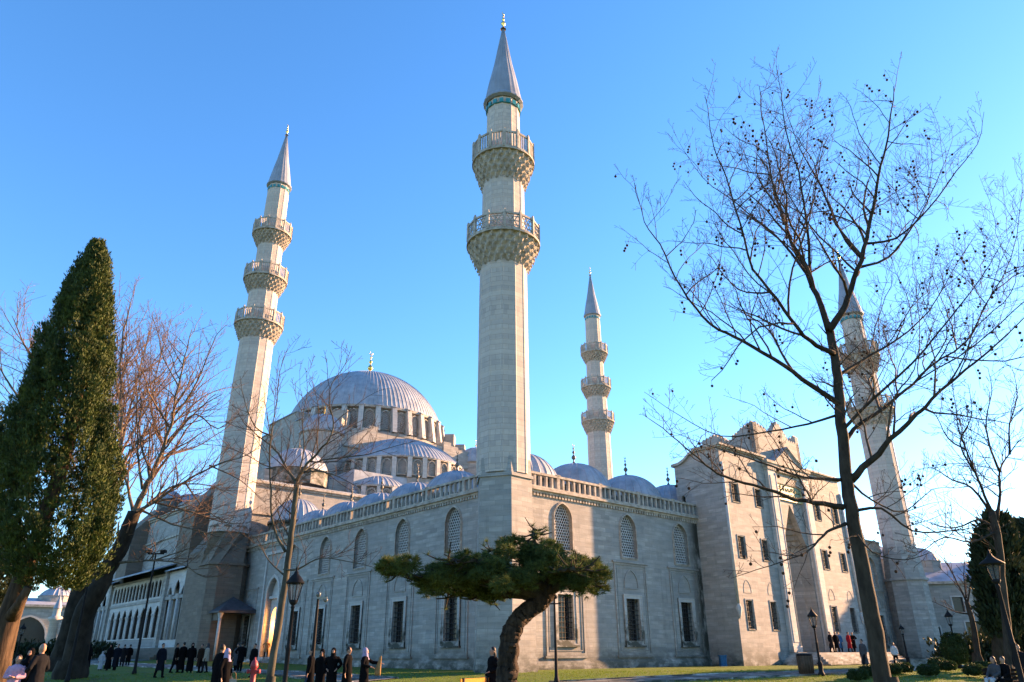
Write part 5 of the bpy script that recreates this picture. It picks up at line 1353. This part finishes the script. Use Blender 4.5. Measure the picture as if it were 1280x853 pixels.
def post(px,top,D,label,kind):
    q=at(px,top,D); x,y=q.x,D; z=H(x,y); h=q.z-z; r=empty('light_pole',(x,y,z),0,label,'light pole'); m=MB()
    m.lathe([(0,0),(.14,0),(.14,.1),(.09,.3),(.075,1.2),(.045,h)],10); m.build('pole',M['iron'],r)
    m=MB()
    if kind=='T': m.box(-.5,.5,-.04,.04,h-.06,h+.02); m.box(-.62,-.3,-.14,.12,h+.02,h+.2); m.box(.3,.62,-.14,.12,h+.02,h+.2)
    elif kind=='cam': m.box(-.04,.35,-.05,.05,h-.12,h-.04); m.lathe([(0,-.1),(.09,-.06),(.1,.06),(0,.1)],10,(.0,0,h+.05)); m.lathe([(0,-.08),(.08,-.04),(.1,.03),(0,.06)],10,(.3,0,h-.16))
    else: m.lathe([(.05,-.05),(.16,0),(.18,.1),(.05,.22)],10,(0,0,h)); m.box(-.3,.3,-.03,.03,h-.3,h-.24)
    m.build('lamp_head',M['iron'] if kind!='cam' else M['glass'],r)
post(195,692,47,'tall thin floodlight pole in front of the hall gallery','T')
post(398,745,30,'slim black pole with small camera heads near the group of five','cam')
post(693,748,40,'slim black pole behind the crown of the umbrella pine','round')
post(113,716,42,'thin pole with flat twin lamp head behind the leaning plane tree','T')
# ================================================================== SMALL THINGS
p=G(1010,845); p=Vector((at(1009,845,44).x,44,0)); p.z=H(p.x,p.y)
bn=empty('litter_bin',p,0,'brown round litter bin left of the lantern post before the portal','litter bin')
m=MB(); m.lathe([(.0,.03),(.36,.03),(.40,.95),(.37,.95),(.33,.1),(0,.1)],18); 
for k in range(18): a=2*PI*k/18; m.tube([(.375*math.cos(a),.375*math.sin(a),.06),(.415*math.cos(a),.415*math.sin(a),.94)],.03,4)
m.build('body',M['brownwood'],bn); m=MB(); m.lathe([(.43,.95),(.43,1.03),(.36,1.05),(.36,.95)],18); m.build('rim',M['iron'],bn)
p=at(317,840,25); z=H(p.x,p.y); hy=empty('hydrant',(p.x,p.y,z),0,'tall dull red hydrant standpipe on the lawn left of the forked tree','hydrant')
m=MB(); m.lathe([(0,0),(.14,0),(.14,.06),(.085,.1),(.085,.55),(.11,.57),(.11,.62),(.085,.64),(.085,1.1),(.12,1.13),(.12,1.2),(.09,1.3),(.03,1.36),(.03,1.42),(0,1.43)],14); m.build('barrel',plain('hydrant_red',(.26,.035,.045),.5,.15,8),hy)
for s in (1,-1): m=MB(); m.tube([(0,0,1.02),(s*.17,0,1.02)],.05,10); m.tube([(s*.15,0,1.02),(s*.2,0,1.02)],.065,8); m.build('outlet',bpy.data.materials['hydrant_red'],hy)
# blue box and small sign by the portal corner
q=LW(22.9,-.2); z=H(q.x,q.y); o=MB(); o.prism(sqp(.26,.05),0,.75); o.prism(sqp(.3,.06),.75,.82); o.build('service_box',CL['blue'],None,Matrix.Translation((q.x,q.y,z))); tag(bpy.data.objects['service_box'],'small blue service box in the corner beside the portal','service box')
# clipped bushes
def bush(px,D,r,hgt,label,cat='clipped bush',g='clipped round bushes by the path'):
    q=at(px,828,D); x,y=q.x,D; z=H(x,y); rnd=random.Random(int(px*7)); root=empty('clipped_bush',(x,y,z),0,label,cat,g); m=MB()
    n=int(900*max(r,hgt)); 
    core=MB(); core.lathe([(r*.85*math.cos(t),hgt*.5+hgt*.42*math.sin(t)) for t in [R(a) for a in range(-88,91,22)]],12); core.build('stem',M['hedge'],root)
    for i in range(n):
        a=rnd.random()*6.28; t=math.asin(rnd.uniform(-.75,1)); rr=rnd.uniform(.88,1.02)
        spray(m,rnd,Vector((r*rr*math.cos(t)*math.cos(a),r*rr*math.cos(t)*math.sin(a),hgt*.5+hgt*.5*rr*math.sin(t))),Vector((math.cos(a),math.sin(a),.4)).normalized(),.13,3,.25)
    m.build('foliage',M['hedge'],root)
for i,(px,D,r,h_) in enumerate(((1069,40,.55,.75),(1084,42,.55,.8),(1114,43,.5,.75),(1128,44,.55,.75),(1158,42,.62,.85),(1172,47,.6,.9),(1183,45,.55,.8),(1196,50,.9,2.1),(1215,42,.62,.85),(1226,45,.5,.7),(1243,41,.65,.8),(1262,44,.55,.8))):
    bush(px,D,r*.74,h_*.72 if h_<1.5 else h_,'clipped round bush, %s by the path at right'%('first from the left','second from the left','third, partly behind the trunk,','fourth from the left','fifth from the left','sixth from the left','seventh from the left','tall upright one between the rounded ones','one just left of the big lamp post','small one behind the bench','one in front of the bench','last one at the edge')[i])
for i,(px,D) in enumerate(((1139,56),(1176,60))):
    q=at(px,822,D); o=MB(); o.box(-.9,.9,-.35,.35,0,.42); o.box(-1.0,1.0,-.42,.42,.42,.52); o=o.build('stone_bench',M['marble'],None,Matrix.Translation((q.x,q.y,H(q.x,q.y)))); tag(o,('white stone block bench at the foot of the far minaret','white stone block bench right of the far minaret')[i],'stone bench','stone benches')
# ================================================================== FAR BUILDINGS
def farbld(name,label,c,rz,wd,dp,ht,domes,wins,arches=[],mat='stone',roofh=1.2,cat='building'):
    z=H(c[0],c[1])-.1; r=empty(name,(c[0],c[1],z),rz,label,cat); P=lambda x,zz,d:(x,d,zz)
    m=MB(); holes=[rect(x-w/2,x+w/2,z0,z0+h) for x,z0,w,h in wins]+[arch(x,z0,z0+h,w,7) for x,z0,w,h in arches]
    m.sheet(rect(-wd/2,wd/2,0,ht),holes,P,.6); m.sheet(rect(0,dp,0,ht),[],lambda x,zz,d:(-wd/2+d,x,zz)); m.sheet(rect(0,dp,0,ht),[],lambda x,zz,d:(wd/2-d,x,zz)); m.sheet(rect(-wd/2,wd/2,0,ht),[],lambda x,zz,d:(x,dp-d,zz)); m.build('wall',M[mat],r)
    m=MB(); m.box(-wd/2-.3,wd/2+.3,-.35,dp+.3,ht,ht+.3); m.build('cornice',M['carved'],r)
    m=MB(); w2,d2=wd/2+.3,dp+.3; m.add([(-w2,-.35,ht+.3),(w2,-.35,ht+.3),(w2,d2,ht+.3),(-w2,d2,ht+.3),(-w2+dp*.35,dp/2,ht+.3+roofh),(w2-dp*.35,dp/2,ht+.3+roofh)],[(0,1,5,4),(1,2,5),(2,3,4,5),(3,0,4)]); m.build('roof',M['lead'],r)
    for x,z0,w,h in wins: 
        m=MB(); A=rect(x-w/2,x+w/2,z0,z0+h); m.ring(off(A,.15),A,P,0,-.08); f=m.build('window',M['marble'],r); q=MB(); q.sheet(off(A,.02),[],P); q.build('pane',M['dark'],f,Matrix.Translation((0,.35,0)))
    for x,z0,w,h in arches:
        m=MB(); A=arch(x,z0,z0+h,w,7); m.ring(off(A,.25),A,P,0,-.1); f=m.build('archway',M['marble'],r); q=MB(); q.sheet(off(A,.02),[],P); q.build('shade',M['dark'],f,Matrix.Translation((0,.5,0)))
    for x,y,rr,hh in domes:
        m=MB(); m.lathe([(rr+.15,ht),(rr+.15,ht+roofh+.5),(rr+.3,ht+roofh+.6)],10,(x,y,0),sm=False); f=m.build('drum',M[mat],r); dome_mesh(rr,hh,24,.05,n_el=8).build('dome',M['lead'],f,Matrix.Translation((x,y,ht+roofh+.6))); finial_mb(.6).build('finial',M['bronze'],f,Matrix.Translation((x,y,ht+roofh+.6+hh)))
    return r
# right: low two-storey range with domes
c=at(1225,800,92)
farbld('domed_building','long pale low building with lead domes and barred windows behind the right lawn',(c.x,92),R(-12),26,14,8.6,[(-9.5,4,3.2,2.3),(-3,6,2.4,1.8),(6,6,2.4,1.8)],
 [(-9,1.4,1.3,2.4),(-4.7,1.4,1.4,2.4),(-.2,1.4,1.9,2.9),(4.5,1.4,1.4,2.4),(9,1.4,1.4,2.4),(-7,5.4,1.1,1.7),(-1.4,5.4,1.2,1.7),(4.5,5.4,1.2,1.7),(9,5.4,1.2,1.7)],roofh=2.6)
c=at(1175,790,118); farbld('back_building','higher roofed stone range behind the domed building',(c.x+6,118),R(-8),44,12,12.0,[(-17,5,3.6,2.8)],[(-12,7,1.4,2),(-6,7,1.4,2),(0,7,1.4,2),(6,7,1.4,2),(12,7,1.4,2)],roofh=2.2)
# left: gateway range
c=at(44,805,190)
gb_=farbld('gateway_building','low ochre stone building with a wide pointed archway and small dome beyond the left lawn',(c.x+.5,190),R(32),15,8,6.6,[(1.2,4,2.3,1.3)],[(3.9,3.6,1.1,1.9)],[(-1.6,.3,4.6,5.0)],roofh=1.1)
gb_.scale=(1.75,1.75,1.75)
c=at(120,805,170); farbld('white_range','distant pale low range behind the leaning plane tree',(c.x,170),R(0),12,8,8.0,[],[(-3.5,3,1.3,2),(0,3,1.3,2),(3.5,3,1.3,2)],roofh=1.5)
# far slim minaret beyond the gateway
q=at(76,744,170); mt=empty('distant_minaret',(q.x,170,H(q.x,170)),0,'tiny slim minaret far beyond the gateway roof at left','minaret'); hh=q.z-H(q.x,170)
m=MB(); m.lathe([(.9,0),(.9,hh*.55),(1.4,hh*.6),(1.4,hh*.64),(.8,hh*.66),(.75,hh*.78)],12); m.build('shaft',M['stone_min'],mt); m=MB(); m.lathe([(.9,hh*.78),(.02,hh)],12); m.build('cone_roof',M['cone'],mt)
q=at(65,755,150)
# distant hedge line and trees masses at the left and right edges of the park
def farwood(name,label,pts,D,ht,seed):
    rnd=random.Random(seed); m=MB()
    for px in range(pts[0],pts[1],5):
        q=at(px,815,D+rnd.uniform(-3,3)); z=H(q.x,q.y); hh=ht*rnd.uniform(.6,1.1)
        for k in range(42): 
            a=rnd.random()*6.28; r_=rnd.random()**.5*1.6; zz=rnd.random()*hh
            spray(m,rnd,Vector((q.x+r_*math.cos(a),q.y+r_*math.sin(a),z+zz)),Vector((math.cos(a)*.4,math.sin(a)*.4,1)).normalized(),.55,4,.3)
    tag(m.build(name,M['evergreen']),label,'far greenery',kind='stuff')
farwood('shrubbery','low dark shrubbery line beyond the left lawn',(-30,130),88,1.7,4)
farwood('shrubbery','dark shrubbery under the evergreens beyond the right lawn',(1185,1330),72,2.2,6)
# added warm point light, imitates sunlight showing through the side doorway
ld=bpy.data.lights.new('doorway_lamp','POINT'); ld.energy=200; ld.color=(1,.42,.1); ld.shadow_soft_size=.25
lo=bpy.data.objects.new('doorway_lamp',ld); COL.objects.link(lo); lo.location=LW(WA+1.2,DB,4.4)
